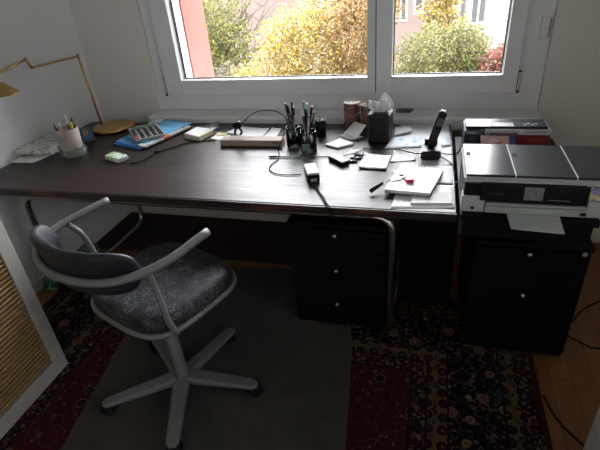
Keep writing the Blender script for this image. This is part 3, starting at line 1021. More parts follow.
def pen(name, label, x, y, z, dx, dy, L, r, body, tip=None, cap=None, group=None):
    root = thing(name, label, 'pen' if name != 'pencil' else 'pencil', (x, y, z), 0, group)
    p = Vector((x, y, z)); d = Vector((dx, dy, 1)).normalized()
    B().tube([p, p + d * L * .78], r, 8).build('barrel', body, root)
    B().tube([p + d * L * .781, p + d * L * .95, p + d * L], [r * 1.12, r * .8], 8).build('cap', cap or body, root)
    return root
pc = {k: plain('pen_' + k, v, .4, spec=.25) for k, v in dict(white=(.7, .7, .7, 1), black=(.012, .012, .014, 1), yellow=(.75, .62, .08, 1), orange=(.75, .22, .06, 1), red=(.35, .03, .03, 1),
      blue=(.02, .30, .75, 1), grey=(.18, .18, .19, 1), silver=(.5, .5, .52, 1), green=(.06, .18, .10, 1), purple=(.10, .04, .09, 1), wood=(.35, .2, .09, 1)).items()}
leftp = [('pen', 'black pen with a white top, tallest in the beige cup', .008, .002, .02, .05, .205, .0045, 'black', 'white'),
         ('pen', 'yellow-topped marker at the right side of the beige cup', .024, -.004, .16, -.02, .178, .0055, 'black', 'yellow'),
         ('pen', 'white pen in the middle of the beige cup', -.012, -.012, -.08, .03, .172, .0045, 'white', 'white'),
         ('pen', 'orange-red pen at the left side of the beige cup', -.026, .004, -.14, .06, .170, .0045, 'orange', 'orange'),
         ('pencil', 'wooden pencil leaning left in the beige cup', -.022, -.014, -.20, .0, .168, .0038, 'wood', 'black'),
         ('pen', 'black marker behind the others in the beige cup', .004, .024, .06, .10, .185, .0055, 'black', 'black'),
         ('pen', 'grey pen leaning back in the beige cup', -.004, .012, -.06, .14, .175, .0042, 'grey', 'silver')]
for (nm, lab, ox, oy, dx, dy, L, r, b1, c1) in leftp:
    pen(nm, lab, hx + ox, hy + oy, D0 + .0075, dx, dy, L, r, pc[b1], None, pc[c1], 'pens in the beige pencil cup')

# --- small picture box behind the cup
cb_ = thing('picture_box', 'small upright grey box with a blue and orange picture behind the pencil cup', 'box', (-2.0, .62, D0))
rt = Matrix.Rotation(R(28), 3, 'Z')
B().box((-2.005, .622, D0 + .040), (.058, .022, .080), rt, .002).build('carton', plain('grey_card', (.12, .12, .13, 1), .5), cb_)
pcm = NT('blue_orange_picture')
pv = pcm.voro(28)
pcm.col(pcm.ramp(pv.outputs['Color'], [(0, (.05, .20, .48, 1)), (.55, (.55, .25, .08, 1)), (.75, (.08, .33, .60, 1))], 'CONSTANT'))
pcm.rough(.35)
ofs = rt @ Vector((0, -.0119, 0))
B().box((-2.005 + ofs.x, .622 + ofs.y, D0 + .046), (.046, .0012, .052), rt).build('picture', pcm.m, cb_)

# --- crumpled wrapper by the lamp foot
wr = bmesh.new()
bmesh.ops.create_icosphere(wr, subdivisions=4, radius=.036)
for v in wr.verts:
    n_ = mnoise.noise(v.co * 45) * .012 + mnoise.noise(v.co * 110) * .006
    v.co = v.co * (1 + n_ * 16)
    v.co.z = v.co.z * .55
zm = min(v.co.z for v in wr.verts)
bmesh.ops.translate(wr, vec=(-2.105, .705, D0 - zm), verts=wr.verts)
w_ = B(); w_.bm.free(); w_.bm = wr
tag(w_.build('crumpled_wrapper', plain('dark_foil', (.14, .13, .14, 1), .3, .5, var=.6, scale=60)), 'crumpled dark shiny wrapper between the pencil cup and the lamp foot', 'wrapper')

# --- brass lamp
LX, LY = -1.985, .842
lamp = thing('desk_lamp', 'brass swing-arm desk lamp with a round foot in the corner', 'lamp', (LX, LY, D0))
B().lathe([(.118, 0), (.124, .004), (.123, .020), (.112, .027), (.085, .028), (.080, .033), (0, .034)], (LX, LY, D0), 48).build('foot', M['brass'], lamp)
P0 = Vector((-2.052, .822, D0 + .0285)); P1 = Vector((-2.05, .794, 1.175))
B().tube([P0, P1], .0068, 12).build('pole', M['brass'], lamp)
P2 = Vector((-2.165, .565, 1.170)); P3 = Vector((-2.170, .545, 1.213)); P4 = Vector((-2.195, .33, 1.172))
B().tube([P1 + Vector((0, 0, -.006)), P1 + Vector((0, 0, .014))], .009, 14).build('joint', M['brass'], lamp)
B().tube([P1 + Vector((-.004, -.008, .003)), P2], .0058, 12).build('lower_arm', M['brass'], lamp)
B().tube([P2 + Vector((0, 0, -.007)), P3 + Vector((0, 0, .007))], .0085, 14).build('joint', M['brass'], lamp)
B().tube([P3, P4], .0058, 12).build('upper_arm', M['brass'], lamp)
B().lathe([(.012, .045), (.016, .035), (.030, .030), (.062, .0), (.086, -.022), (.088, -.024), (.084, -.022), (.060, -.003), (.028, .026), (.010, .030)], (-2.165, .315, 1.118), 40, cap=False).build('shade', M['brass'], lamp)

# --- folder stack and calculator
def folder(label, c, z, th, mat, name='folder', seed=1, curl=.001):
    return tag(B().prism(c, z, z + th, .0006).build(name, mat), label, 'folder' if name == 'folder' else 'papers')
blue = plain('blue_card', (0.10, 0.36, 0.72, 1), .45, var=.1)
blue2 = plain('deep_blue_card', (0.045, 0.15, 0.42, 1), .4, var=.15)
lblue = plain('light_blue_card', (0.18, 0.52, 0.85, 1), .4, var=.06)
folder('deep blue folder at the bottom of the stack left of the notepad', [(-1.812, .575), (-1.600, .505), (-1.500, .845), (-1.715, .930)], D0, .009, blue2)
folder('sheaf of white and red printed papers under the light blue folder', [(-1.625, .535), (-1.568, .515), (-1.462, .850), (-1.600, .915)], D0 + .0095, .010, print_mat('sheaf_print', (.62, .62, .62, 1), [(.6, .12, .08, 1), (.75, .75, .75, 1), (.4, .4, .42, 1)], 18, .4), 'papers')
folder('blue folder in the middle of the stack with its left corner sticking out', [(-1.800, .590), (-1.645, .530), (-1.610, .91), (-1.760, .950)], D0 + .0095, .007, blue)
folder('light blue folder on top of the stack under the calculator', [(-1.770, .640), (-1.588, .555), (-1.480, .900), (-1.685, .962)], D0 + .020, .005, lblue)
tag(B().sheet([(-1.775, .800), (-1.70, .800), (-1.69, .965), (-1.745, .965)], D0 + .0255, .0008, 6, .0005, 3).build('paper_sheet', M['paper']),
    'white sheet sticking out of the back of the blue folders', 'paper')
# calculator
calc = thing('calculator', 'grey desk calculator with black and red keys lying on the blue folders', 'calculator', (-1.66, .69, D0 + .026))
A_, Bq, Cq, Dq = Vector((-1.790, .700, 0)), Vector((-1.617, .520, 0)), Vector((-1.508, .640, 0)), Vector((-1.712, .868, 0))
# a proper rectangle fitted to the four corners
cc = (A_ + Bq + Cq + Dq) / 4
ux = ((Bq + Cq) - (A_ + Dq)).normalized()      # towards the front right
uy = Vector((-ux.y, ux.x, 0))
ang = math.atan2(ux.y, ux.x)
LL, WW = .225, .165
rc = Matrix.Rotation(ang, 3, 'Z')
tz = D0 + .040
tilt = rc @ Matrix.Rotation(R(3), 3, 'Y')
def cpt(u, v, h): 
    return cc + tilt @ Vector((u, v, h)) + Vector((0, 0, tz))
def cbox(b, u, v, h, su, sv, sh, bev=.001):
    b.box(cpt(u, v, h), (su, sv, sh), tilt, bev)
b = B(); cbox(b, 0, 0, 0, LL, WW, .012, .004); b.build('case', plain('calc_grey', (.30, .31, .32, 1), .4), calc)
b = B(); cbox(b, -LL * .36, 0, .0075, .045, WW * .84, .002); b.build('display', plain('lcd', (.10, .14, .12, 1), .2), calc)
b = B(); cbox(b, -LL * .475, 0, .0068, .009, WW * .9, .0012); b.build('top_strip', M['black'], calc)
KU = np.linspace(-LL * .18, LL * .41, 5); KV = np.linspace(-WW * .39, WW * .39, 5)
for i, u in enumerate(KU):
    for j, v in enumerate(KV):
        b = B(); cbox(b, u, v, .0085, .019, .020, .005, .0015)
        b.build('key', plain('key_red', (.50, .10, .08, 1), .45) if (i >= 3 and j == 0) else plain('key_black', (.025, .025, .03, 1), .4), calc)

# --- tissue packet
tp = thing('tissue_packet', 'small green and white tissue packet on the bare desk before the blue folders', 'packet', (-1.635, .375, D0))
b = B(); b.box((-1.648, .372, D0 + .014), (.115, .060, .027), Matrix.Rotation(R(-20), 3, 'Z'), .007, 3)
tpm = NT('tissue_wrap')
tn = tpm.noise(30, 3)
tpm.col(tpm.ramp(tn, [(.38, (.22, .50, .16, 1)), (.47, (.55, .72, .45, 1)), (.54, (.78, .82, .80, 1)), (.66, (.60, .72, .78, 1))]))
tpm.rough(.3)
b.build('pack', tpm.m, tp)
e_ = Matrix.Rotation(R(-20), 3, 'Z')
q = Vector((-1.648, .372, D0 + .014)) + e_ @ Vector((.064, 0, 0))
B().box(q, (.012, .056, .018), e_, .003).build('wrap_end', M['clear_film'], tp)

# --- audio cord with inline plug
c1 = thing('power_cable', 'black cord with an inline plug lying from the tissues to the notepad', 'cord', (-1.40, .5, D0))
wire([(-1.52, .335, D0 + .003), (-1.490, .372, D0 + .003), (-1.482, .430, D0 + .003), (-1.470, .485, D0 + .004), (-1.425, .548, D0 + .003), (-1.385, .605, D0 + .003), (-1.33, .640, D0 + .003), (-1.27, .655, D0 + .003), (-1.225, .66, D0 + .003)], .0026).build('cable', M['cord'], c1)
B().tube([(-1.481, .462, D0 + .0075), (-1.465, .495, D0 + .0075)], .0068, 12).build('plug', M['black_matt'], c1)
B().tube([(-1.53, .318, D0 + .0055), (-1.52, .336, D0 + .0055)], .0048, 12).build('plug', M['black_matt'], c1)

# --- notepad, clear bag, loose papers, note block
nb = thing('note_block', 'thick cream note block with yellow edges right of the blue folders', 'notepad', (-1.36, .74, D0))
B().prism([(-1.432, .700), (-1.315, .655), (-1.285, .770), (-1.405, .815)], D0, D0 + .026, .001).build('pages', plain('cream_pages', (.70, .66, .50, 1), .7, var=.1, scale=60), nb)
B().prism([(-1.428, .703), (-1.340, .670), (-1.314, .782), (-1.404, .812)], D0 + .0262, D0 + .0275).build('cover', M['paper'], nb)
tag(B().sheet([(-1.46, .845), (-1.345, .80), (-1.275, .86), (-1.335, .945)], D0 + .001, .0012, 14, .012, 5).build('plastic_bag', M['clear_film']),
    'crumpled clear plastic sleeve behind the cream note block', 'bag')
paper('paper_sheet', 'small white slip between the note block and the studded bar', 'paper', [(-1.275, .695), (-1.185, .675), (-1.175, .75), (-1.265, .775)], D0, curl=.003, seed=2)
paper('paper_sheet', 'yellow-edged slip lying over the white slip right of the note block', 'paper', [(-1.268, .745), (-1.20, .735), (-1.195, .775), (-1.262, .79)], D0 + .0045, plain('yellow_paper', (.66, .62, .30, 1), .7), .002, 4)
paper('paper_sheet', 'white sheet lying behind the black webcam and the beige bar', 'paper', [(-1.215, .790), (-.985, .700), (-.985, .865), (-1.18, .905)], D0 + .001, curl=.003, seed=6)
paper('paper_sheet', 'white sheet behind the right half of the beige bar', 'paper', [(-.978, .705), (-.905, .705), (-.915, .87), (-.976, .885)], D0, curl=.002, seed=8)

# --- long beige box with studded top
kb = thing('studded_bar', 'long low beige box topped with rows of studs, in the desk middle', 'box', (-1.0, .63, D0))
kr = Matrix.Rotation(R(1.5), 3, 'Z'); kc = Vector((-1.000, .628, D0 + .0165))
B().box(kc, (.335, .066, .033), kr, .004).build('body', plain('beige_plastic', (.34, .28, .22, 1), .5), kb)
b = B()
for i in range(30):
    for j in range(5):
        p = kc + kr @ Vector((-.156 + i * .0108, -.024 + j * .012, .0175))
        b.box(p, (.0062, .0062, .003), kr, .0008, 1)
b.build('studs', plain('beige_stud', (.52, .46, .38, 1), .5), kb)
q = kc + kr @ Vector((.135, -.0333, .004))
B().box(q, (.03, .001, .008), kr).build('label', plain('brown_label', (.15, .09, .06, 1), .6), kb)

# --- webcam on a clip
wcx, wcy, wcz = -1.084, .690, D0 + .0365
wcz += .0008
wc_ = thing('webcam', 'small black webcam on a forked clip on top of the beige studded bar', 'webcam', (wcx, wcy, wcz), 0)
b = B().box((wcx, wcy - .03, wcz + .054), (.046, .026, .034), Matrix.Rotation(R(-20), 3, 'Y'), .006)
b.build('head', M['black'], wc_)
B().lathe([(.009, 0), (.009, .004), (.004, .005), (0, .005)], (wcx, wcy - .0435, wcz + .054), 16, axis=(0, -1, 0)).build('lens', M['black'], wc_)
b = B().tube([(wcx - .006, wcy - .03, wcz + .040), (wcx - .018, wcy - .036, wcz + .018), (wcx - .012, wcy - .040, wcz + .0065)], .0062, 8, smooth_pts=4)
b.tube([(wcx + .006, wcy - .03, wcz + .040), (wcx + .020, wcy - .032, wcz + .020), (wcx + .014, wcy - .044, wcz + .0065)], .0062, 8, smooth_pts=4)
b.build('clip', M['black'], wc_)
wire([(wcx + .012, wcy - .02, wcz + .058), (-1.055, .675, .842), (-1.034, .682, .863), (-.990, .684, .890), (-.946, .683, .902), (-.876, .680, .901), (-.826, .672, .874), (-.806, .66, .825),
      (-.822, .64, .80), (-.832, .60, D0 + .03), (-.835, .55, D0 + .0035), (-.815, .50, D0 + .003), (-.800, .43, D0 + .003), (-.812, .370, D0 + .003), (-.805, .315, D0 + .003), (-.765, .272, D0 + .003), (-.70, .262, D0 + .003), (-.645, .275, D0 + .003)], .0024).build('cord', M['cord'], wc_)
sp = thing('stylus', 'thin black stylus with a thicker end lying left of the glass jars', 'pen', (-.78, .46, D0))
B().tube([(-.852, .4560, D0 + .0052), (-.815, .4585, D0 + .0052)], .005, 10).build('grip', M['black'], sp)
B().tube([(-.8145, .4585, D0 + .0052), (-.70, .464, D0 + .0035)], [.0036, .0024], 8).build('barrel', M['black'], sp)

# --- pens in two glass jars, black cup behind
def jar(label, x, y, r, h):
    root = thing('glass_jar', label, 'jar', (x, y, D0))
    B().lathe([(r * .85, 0), (r, .006), (r, h * .84), (r * .90, h * .92), (r * .93, h), (r * .86, h), (r * .84, h * .92), (r * .93, h * .82), (r * .93, .010), (0, .008)], (x, y, D0), 32).build('glass', M['jar_glass'], root)
    return root
J1 = (-.675, .545); J2 = (-.768, .610)
j1 = jar('clear glass jar full of pens, front one of two near the desk middle', J1[0], J1[1], .040, .105)
jar('clear glass jar with pens, behind the front jar to its left', J2[0], J2[1], .038, .105)
b = B().span(J1[0] - .022, J1[0] + .016, J1[1] - .0422, J1[1] - .0402, D0 + .018, D0 + .052)
b.build('paper_label', plain('green_label', (.14, .20, .17, 1), .6), j1)
jar1 = [('black', 'black', -.10, -.16, .205), ('black', 'grey', .48, .05, .19), ('grey', 'grey', -.24, .20, .21), ('black', 'black', .22, .25, .205), ('black', 'black', .35, -.05, .215), ('blue', 'blue', -.12, .10, .232), ('black', 'silver', .10, .12, .220), ('grey', 'black', .42, .22, .18), ('white', 'white', -.30, .05, .19),
        ('purple', 'purple', -.20, -.10, .165), ('black', 'yellow', .02, .22, .225), ('green', 'green', .25, .02, .17), ('silver', 'silver', .18, -.15, .16), ('black', 'black', -.05, -.02, .20), ('red', 'black', -.36, .16, .17)]
desc1 = ['black pen leaning to the front of the front jar', 'black pen with grey cap leaning hard right in the front jar', 'grey pen leaning back left in the front jar', 'black pen leaning back right in the front jar', 'black pen leaning furthest right in the front jar', 'pen with a bright blue cap standing high in the front jar', 'black pen with a silver end in the front jar', 'grey pen with black cap leaning back right in the front jar',
         'white pen leaning left in the front jar', 'dark purple pen low in the front jar', 'black pen with a yellow-green tip, tall in the front jar', 'dark green pen in the front jar leaning slightly right', 'short silver pen at the front of the front jar', 'plain black pen in the centre of the front jar', 'dark red pen with black cap leaning left in the front jar']
for k, (bc, cc_, dx, dy, L) in enumerate(jar1):
    a = 2 * math.pi * k / len(jar1)
    rr = .014 + .007 * (k % 2)
    bx0, by0 = J1[0] - dx * .045 + math.cos(a) * .006, J1[1] - dy * .045 + math.sin(a) * .006
    pen('pen', desc1[k], bx0, by0, D0 + .013, dx * .62, dy * .62, L, .0048, pc[bc], None, pc[cc_], 'pens in the front glass jar')
jar2 = [('black', 'grey', -.48, .10, .215), ('black', 'black', -.36, .20, .20), ('grey', 'black', .16, -.10, .19), ('silver', 'silver', -.42, -.02, .20), ('white', 'white', -.30, .05, .19), ('black', 'black', -.20, -.08, .21), ('red', 'purple', .12, .03, .17), ('grey', 'white', -.55, .08, .18), ('black', 'black', .02, .14, .215), ('purple', 'purple', -.05, -.15, .16)]
desc2 = ['black pen with grey cap leaning far left in the back jar', 'black pen leaning back left in the back jar', 'grey pen with black cap leaning right in the back jar', 'silver pen leaning left in the back jar', 'white pen in the back jar', 'black pen leaning a little left in the back jar', 'dark red pen in the back jar', 'grey pen with white cap leaning furthest left in the back jar', 'tall black pen upright in the back jar', 'short purple pen at the front of the back jar']
for k, (bc, cc_, dx, dy, L) in enumerate(jar2):
    a = 2 * math.pi * k / len(jar2)
    pen('pen', desc2[k], J2[0] - dx * .04 + math.cos(a) * .006, J2[1] - dy * .04 + math.sin(a) * .006, D0 + .013, dx * .62, dy * .62, L, .0046, pc[bc], None, pc[cc_], 'pens in the back glass jar')
sc3 = thing('pen_cup', 'small black mesh cup with clips behind the glass jars', 'cup', (-.665, .775, D0))
B().lathe([(.027, 0), (.030, .086), (.028, .086), (.0255, .003), (0, .003)], (-.665, .775, D0), 28).build('cup', M['black'], sc3)
b = B()
for k in range(9):
    a = k * 1.7; p = Vector((-.665 + math.cos(a) * .016, .775 + math.sin(a) * .016, D0 + .080 + .004 * (k % 3)))
    b.box(p, (.016, .004, .012), Matrix.Rotation(a, 3, 'Z') @ Matrix.Rotation(R(40), 3, 'Y'), .001)
b.build('clips', M['steel'], sc3)

# --- power adapter and its leads
ad = thing('power_adapter', 'small power adapter, white above and black below, near the front edge of the desk', 'adapter', (-.588, .25, D0))
ar_ = Matrix.Rotation(R(-68), 3, 'Z')
ac = Vector((-.590, .250, 0))
B().box(ac + Vector((0, 0, D0 + .0405)), (.110, .050, .010), ar_, .004).build('white_shell', plain('light_grey_plastic', (.52, .55, .54, 1), .4), ad)
B().box(ac + Vector((0, 0, D0 + .0175)), (.112, .052, .035), ar_, .004).build('black_shell', M['black'], ad)
q = ac + ar_ @ Vector((.0566, 0, D0 + .014))
B().box(q, (.0012, .026, .014), ar_, 0).build('socket', plain('pale_label', (.35, .35, .36, 1), .5), ad)
for k, (o_, lab) in enumerate(((0.0, 'left of two black leads from the power adapter hanging over the desk edge'), (.009, 'right of two black leads from the power adapter, running down to the rug'))):
    pts = [(-.566 + o_, .188, D0 + .012), (-.558 + o_, .165, D0 + .005), (-.540 + o_ * .7, .125, D0 + .004), (-.510 + o_, .070, D0 + .004), (-.484 + o_ * .6, .022, D0 + .0045), (-.469 + o_, -.006, D0 + .001),
           (-.458 + o_, -.014, .725), (-.440 + o_ * 1.5, -.016, .695), (-.40 + o_ * 2, .0, .63), (-.35 + o_ * 2, .05, .55 - k * .02), (-.30 + o_, .075, .46 - k * .03), (-.268, .084 - k * .006, .39 - k * .02)]
    if k == 1:
        pts += [(-.258, .079, .30), (-.272, .095, .15), (-.29, .10, .03), (-.25, .07, .0125), (-.15, .05, .0125), (0.0, .16, .0125), (.06, .17, .0125)]
    else:
        pts += [(-.264, .098, .30)]
    wire(pts, .0022).build('cord', M['cord'], ad, label=lab)

# --- note pads, charger, pegs
wp = thing('sticky_notes', 'white note pad lying flat right of the glass jars', 'notepad', (-.545, .65, D0))
B().prism([(-.612, .622), (-.540, .585), (-.470, .645), (-.552, .715)], D0, D0 + .010, .0008).build('pages', M['paper'], wp)
chg = thing('charger', 'white-topped black charger brick lying in front of the note pad', 'charger', (-.505, .42, D0))
cr_ = Matrix.Rotation(R(-43), 3, 'Z')
B().box((-.507, .430, D0 + .0075), (.108, .042, .015), cr_, .003).build('black_base', M['black'], chg)
B().box((-.507, .430, D0 + .0185), (.106, .040, .0065), cr_, .002).build('white_top', M['paper'], chg)
wire([(-.545, .468, D0 + .012), (-.565, .480, D0 + .004), (-.60, .478, D0 + .003), (-.625, .470, D0 + .003), (-.65, .455, D0 + .003), (-.70, .470, D0 + .009)][:5], .0022).build('cord', M['cord'], chg)
pegl = ['black clothes-peg shaped clip nearest the charger brick', 'black clip in the middle of the three behind the charger brick', 'black clip furthest right of the three beside the charger brick']
for k, (px, py, a) in enumerate(((-.452, .432, 20), (-.430, .472, 5), (-.418, .512, -8))):
    rt_ = Matrix.Rotation(R(a), 3, 'Z')
    root = thing('black_clip', pegl[k], 'clip', (px, py, D0), 0, 'black clips behind the charger')
    for s in (-1, 1):
        B().box(Vector((px, py, D0 + .0045)) + rt_ @ Vector((0, s * .0055, 0)), (.062, .0055, .008), rt_ @ Matrix.Rotation(R(s * 5), 3, 'Z'), .0015).build('jaw', M['black'], root)
    B().box(Vector((px, py, D0 + .0045)) + rt_ @ Vector((.004, 0, 0)), (.006, .0045, .006), rt_, .001).build('spring', M['steel'], root)
paper('paper_sheet', 'small white slip under the black clips, right of the note pad', 'paper', [(-.500, .505), (-.440, .545), (-.415, .60), (-.475, .575)], D0, curl=.002, seed=9)

# --- patterned mugs
mugm = NT('brown_transfer_print')
mv = mugm.voro(38, mugm.mapping((1, 1, .6))); mn = mugm.noise(26, 4)
mugm.col(mugm.mix(mugm.math('GREATER_THAN', mn, .52), (.20, .09, .07, 1), mugm.ramp(mv.outputs['Color'], [(0, (.24, .10, .07, 1)), (.4, (.10, .035, .03, 1)), (.6, (.34, .27, .20, 1)), (.8, (.03, .02, .02, 1))], 'CONSTANT')))
mugm.rough(.25)
def mug(label, x, y, r, h, handle):
    root = thing('mug', label, 'mug', (x, y, D0))
    B().lathe([(r * .86, 0), (r * .97, .006), (r, .02), (r, h - .004)], (x, y, D0), 36).build('body', mugm.m, root)
    B().lathe([(r, h - .0038), (r, h), (r * .92, h), (r * .90, .012), (0, .010)], (x, y, D0), 36, cap=False).build('rim', plain('glazed_white', (.60, .57, .52, 1), .2), root)
    a = R(handle); c, s = math.cos(a), math.sin(a)
    B().tube([(x + c * (r - .002), y + s * (r - .002), D0 + h * .80), (x + c * (r + .026), y + s * (r + .026), D0 + h * .76), (x + c * (r + .030), y + s * (r + .030), D0 + h * .45), (x + c * (r - .002), y + s * (r - .002), D0 + h * .22)], .0052, 10, smooth_pts=6).build('handle', mugm.m, root)
mug('tall brown mug with a printed pattern and pale rim, behind the leaning card', -.522, .912, .043, .140, 75)
mug('second brown printed mug between the taller mug and the black tissue box', -.432, .912, .043, .128, 50)

# --- cards in front of the mugs
paper('card', 'white card lying flat in front of the brown mugs', 'card', [(-.570, .785), (-.492, .715), (-.440, .760), (-.510, .828)], D0, seed=12, curl=.001)
b = B(); b.sheet([(-.548, .795), (-.465, .700), (-.430, .795), (-.500, .855)], [D0 + .006, D0 + .012, D0 + .050, D0 + .052], .0008, 8, .001, 14)
tag(b.build('card', M['paper']), 'white square card leaning up against the brown mugs', 'card')

# --- black tissue box with a pulled tissue
tbx = thing('tissue_box', 'black tissue cube with pale stitching beside the brown mugs', 'tissue box', (-.355, .735, D0))
tr_ = Matrix.Rotation(R(-6), 3, 'Z'); tc_ = Vector((-.352, .742, 0))
H_ = .138
B().box(tc_ + Vector((0, 0, D0 + H_ / 2)), (.108, .110, H_), tr_, .005).build('case', plain('black_leatherette', (.010, .013, .016, 1), .5, var=.3, spec=.2), tbx)
b = B()
for side in (0, 1):
    for k in range(14):
        t = -.060 + k * .0092
        for (u) in (-.046, .046):
            if side == 0: b.box(tc_ + tr_ @ Vector((u, -.0556, 0)) + Vector((0, 0, D0 + H_ / 2 + t)), (.0012, .001, .0055), tr_)
            else: b.box(tc_ + tr_ @ Vector((.0546, u, 0)) + Vector((0, 0, D0 + H_ / 2 + t)), (.001, .0012, .0055), tr_)
    for k in range(10):
        t = -.042 + k * .0093
        for zz in (-.061, .061):
            if side == 0: b.box(tc_ + tr_ @ Vector((t, -.0556, zz)) + Vector((0, 0, D0 + H_ / 2)), (.0055, .001, .0012), tr_)
            else: b.box(tc_ + tr_ @ Vector((.0546, t, zz)) + Vector((0, 0, D0 + H_ / 2)), (.001, .0055, .0012), tr_)
b.build('stitching', plain('pale_thread', (.30, .31, .33, 1), .7), tbx)
tm = bmesh.new()
NU, NV = 34, 34
gv = []
for j in range(NV + 1):
    row = []
    for i in range(NU + 1):
        u, v = i / NU * 2 - 1, j / NV
        # a pulled tissue: gathered in the slot, fanning out and folding over above it
        spread = .028 + .030 * math.sin(min(1, v * 1.6) * 1.57)
        fold = math.sin(u * 9 + v * 2.0) * .014 * (.4 + v) + mnoise.noise(Vector((u * 2.5, v * 3, 4.2))) * .022
        hgt = .046 + .046 * math.exp(-((u - .30) / .30) ** 2) + .012 * abs(math.sin(u * 5.5 + 1)) + .008 * mnoise.noise(Vector((u * 5, 0, 7)))
        x_ = u * spread * 1.05 + .004 * v
        y_ = fold - .004
        z_ = v * hgt + .008 * mnoise.noise(Vector((u * 4, v * 5, 1.0))) * v
        row.append(tm.verts.new((tc_.x + x_, tc_.y + y_, D0 + H_ + .001 + z_)))
    gv.append(row)
for j in range(NV):
    for i in range(NU):
        tm.faces.new((gv[j][i], gv[j][i + 1], gv[j + 1][i + 1], gv[j + 1][i]))
for j in range(NV + 1):
    pass
t_ = B(); t_.bm.free(); t_.bm = tm
tis = plain('tissue_white', (.86, .85, .88, 1), .9, var=.02)
to = t_.build('tissue', tis, tbx, smooth=False)
md = to.modifiers.new('thickness', 'SOLIDIFY'); md.thickness = .0009
# a second ply of the same tissue, folded forward
tm = bmesh.new(); gv = []
for j in range(NV + 1):
    row = []
    for i in range(NU + 1):
        u, v = i / NU * 2 - 1, j / NV
        hgt = .044 + .016 * math.sin(u * 2.2 + .9) + .004 * math.sin(u * 11)
        row.append(tm.verts.new((tc_.x + u * (.026 + .026 * v) - .004, tc_.y - .012 - .020 * v + math.sin(u * 7) * .008 * (.5 + v), D0 + H_ + .001 + v * hgt + .006 * mnoise.noise(Vector((u * 4, v * 5, 6.0))) * v)))
    gv.append(row)
for j in range(NV):
    for i in range(NU):
        tm.faces.new((gv[j][i], gv[j][i + 1], gv[j + 1][i + 1], gv[j + 1][i]))
t_ = B(); t_.bm.free(); t_.bm = tm
to = t_.build('tissue', tis, tbx, smooth=False)
md = to.modifiers.new('thickness', 'SOLIDIFY'); md.thickness = .0009

# dark pad lying on the sill
tag(B().prism([(-.300, 1.056), (-.225, 1.050), (-.205, 1.112), (-.300, 1.118)], .7765, .784, .001).build('dark_pad', plain('dark_blue_pad', (.02, .022, .04, 1), .5)),
    'thin dark blue pad lying on the window sill behind the tissue box', 'pad')

# --- papers on the right of the desk
dots = NT('sheet_with_coloured_dots')
dx_, dy_, dz_ = dots.xyz()
dv = dots.voro(26)
near = dots.math('MULTIPLY', dots.math('LESS_THAN', dots.math('ABSOLUTE', dots.math('ADD', dy_, .085)), .048), dots.math('LESS_THAN', dots.math('ABSOLUTE', dots.math('ADD', dx_, .03)), .085))
msk = dots.math('MULTIPLY', near, dots.math('LESS_THAN', dv.outputs['Distance'], .36))
dots.col(dots.mix(msk, (.76, .80, .86, 1), dots.ramp(dv.outputs['Color'], [(0, (.25, .50, .62, 1)), (.4, (.78, .80, .84, 1)), (.55, (.75, .62, .20, 1)), (.7, (.20, .55, .72, 1))], 'CONSTANT')))
dots.rough(.6)
paper('paper_sheet', 'large white sheet with blue and yellow dots behind the cordless phone', 'paper', [(-.318, .600), (-.012, .655), (-.018, .965), (-.262, .965)], D0, dots.m, .001, 20)
paper('leaflet', 'folded white leaflet right of the tissue box on top of the dotted sheet', 'leaflet', [(-.285, .770), (-.200, .815), (-.212, .925), (-.292, .895)], [D0 + .004, D0 + .014, D0 + .014, D0 + .004], print_mat('leaflet_print', (.72, .74, .77, 1), [(.45, .47, .5, 1), (.72, .74, .77, 1), (.6, .62, .65, 1)], 40, .35), .001, 21, th=.003)
skm = NT('note_with_pen_sketch')
sv = skm.math('LESS_THAN', skm.math('ABSOLUTE', skm.math('SUBTRACT', skm.noise(22, 2), .5)), .010)
skm.col(skm.mix(skm.math('MULTIPLY', sv, .7), (.80, .82, .85, 1), (.12, .12, .14, 1)))
skm.rough(.7)
paper('paper_note', 'white note with a thin pen sketch, left of the cordless phone', 'note', [(-.408, .360), (-.285, .350), (-.278, .500), (-.402, .525)], D0 + .004, skm.m, .003, 22, th=.002)
paper('paper_sheet', 'creased white paper between the sketched note and the phone base', 'paper', [(-.275, .440), (-.165, .470), (-.168, .545), (-.27, .565)], D0, curl=.005, seed=23)
paper('paper_sheet', 'white sheet under the phone base with its cord crossing it', 'paper', [(-.160, .395), (-.012, .425), (-.012, .64), (-.155, .56)], D0, curl=.001, seed=24)
paper('paper_sheet', 'pale sheet in front of the phone base at the right desk edge', 'paper', [(-.235, .255), (-.012, .235), (-.012, .415), (-.225, .425)], D0 + .001, curl=.001, seed=25)
paper('paper_sheet', 'wide white sheet at the front right corner of the desk under the envelopes', 'paper', [(-.235, .016), (-.010, .038), (-.012, .225), (-.222, .235)], D0, curl=.0008, seed=26)
tag(B().prism([(-.165, .046), (-.018, .060), (-.022, .150), (-.160, .135)], D0 + .0028, D0 + .010, .0008).build('envelope', M['paper_w']), 'grey-white thick envelope nearest the front right corner of the desk', 'envelope')
nbk = thing('notebook', 'white spiral notebook with the keys lying on it', 'notebook', (-.16, .23, D0 + .012))
nq = [(-.268, .118), (-.100, .100), (-.050, .325), (-.222, .360)]
ctr = (sum(p[0] for p in nq) / 4, sum(p[1] for p in nq) / 4)
B().prism(nq, D0 + .0125, D0 + .0255, .0006).build('pages', plain('page_edges', (.55, .56, .58, 1), .8, var=.1, scale=200), nbk)
B().prism([(ctr[0] + (p[0] - ctr[0]) * 1.02, ctr[1] + (p[1] - ctr[1]) * 1.02) for p in nq], D0 + .0258, D0 + .0270).build('cover', M['paper'], nbk)
B().prism([(ctr[0] + (p[0] - ctr[0]) * 1.02, ctr[1] + (p[1] - ctr[1]) * 1.02) for p in nq], D0 + .0108, D0 + .0122).build('back_cover', plain('dark_board', (.05, .05, .06, 1), .7), nbk)
b = B()
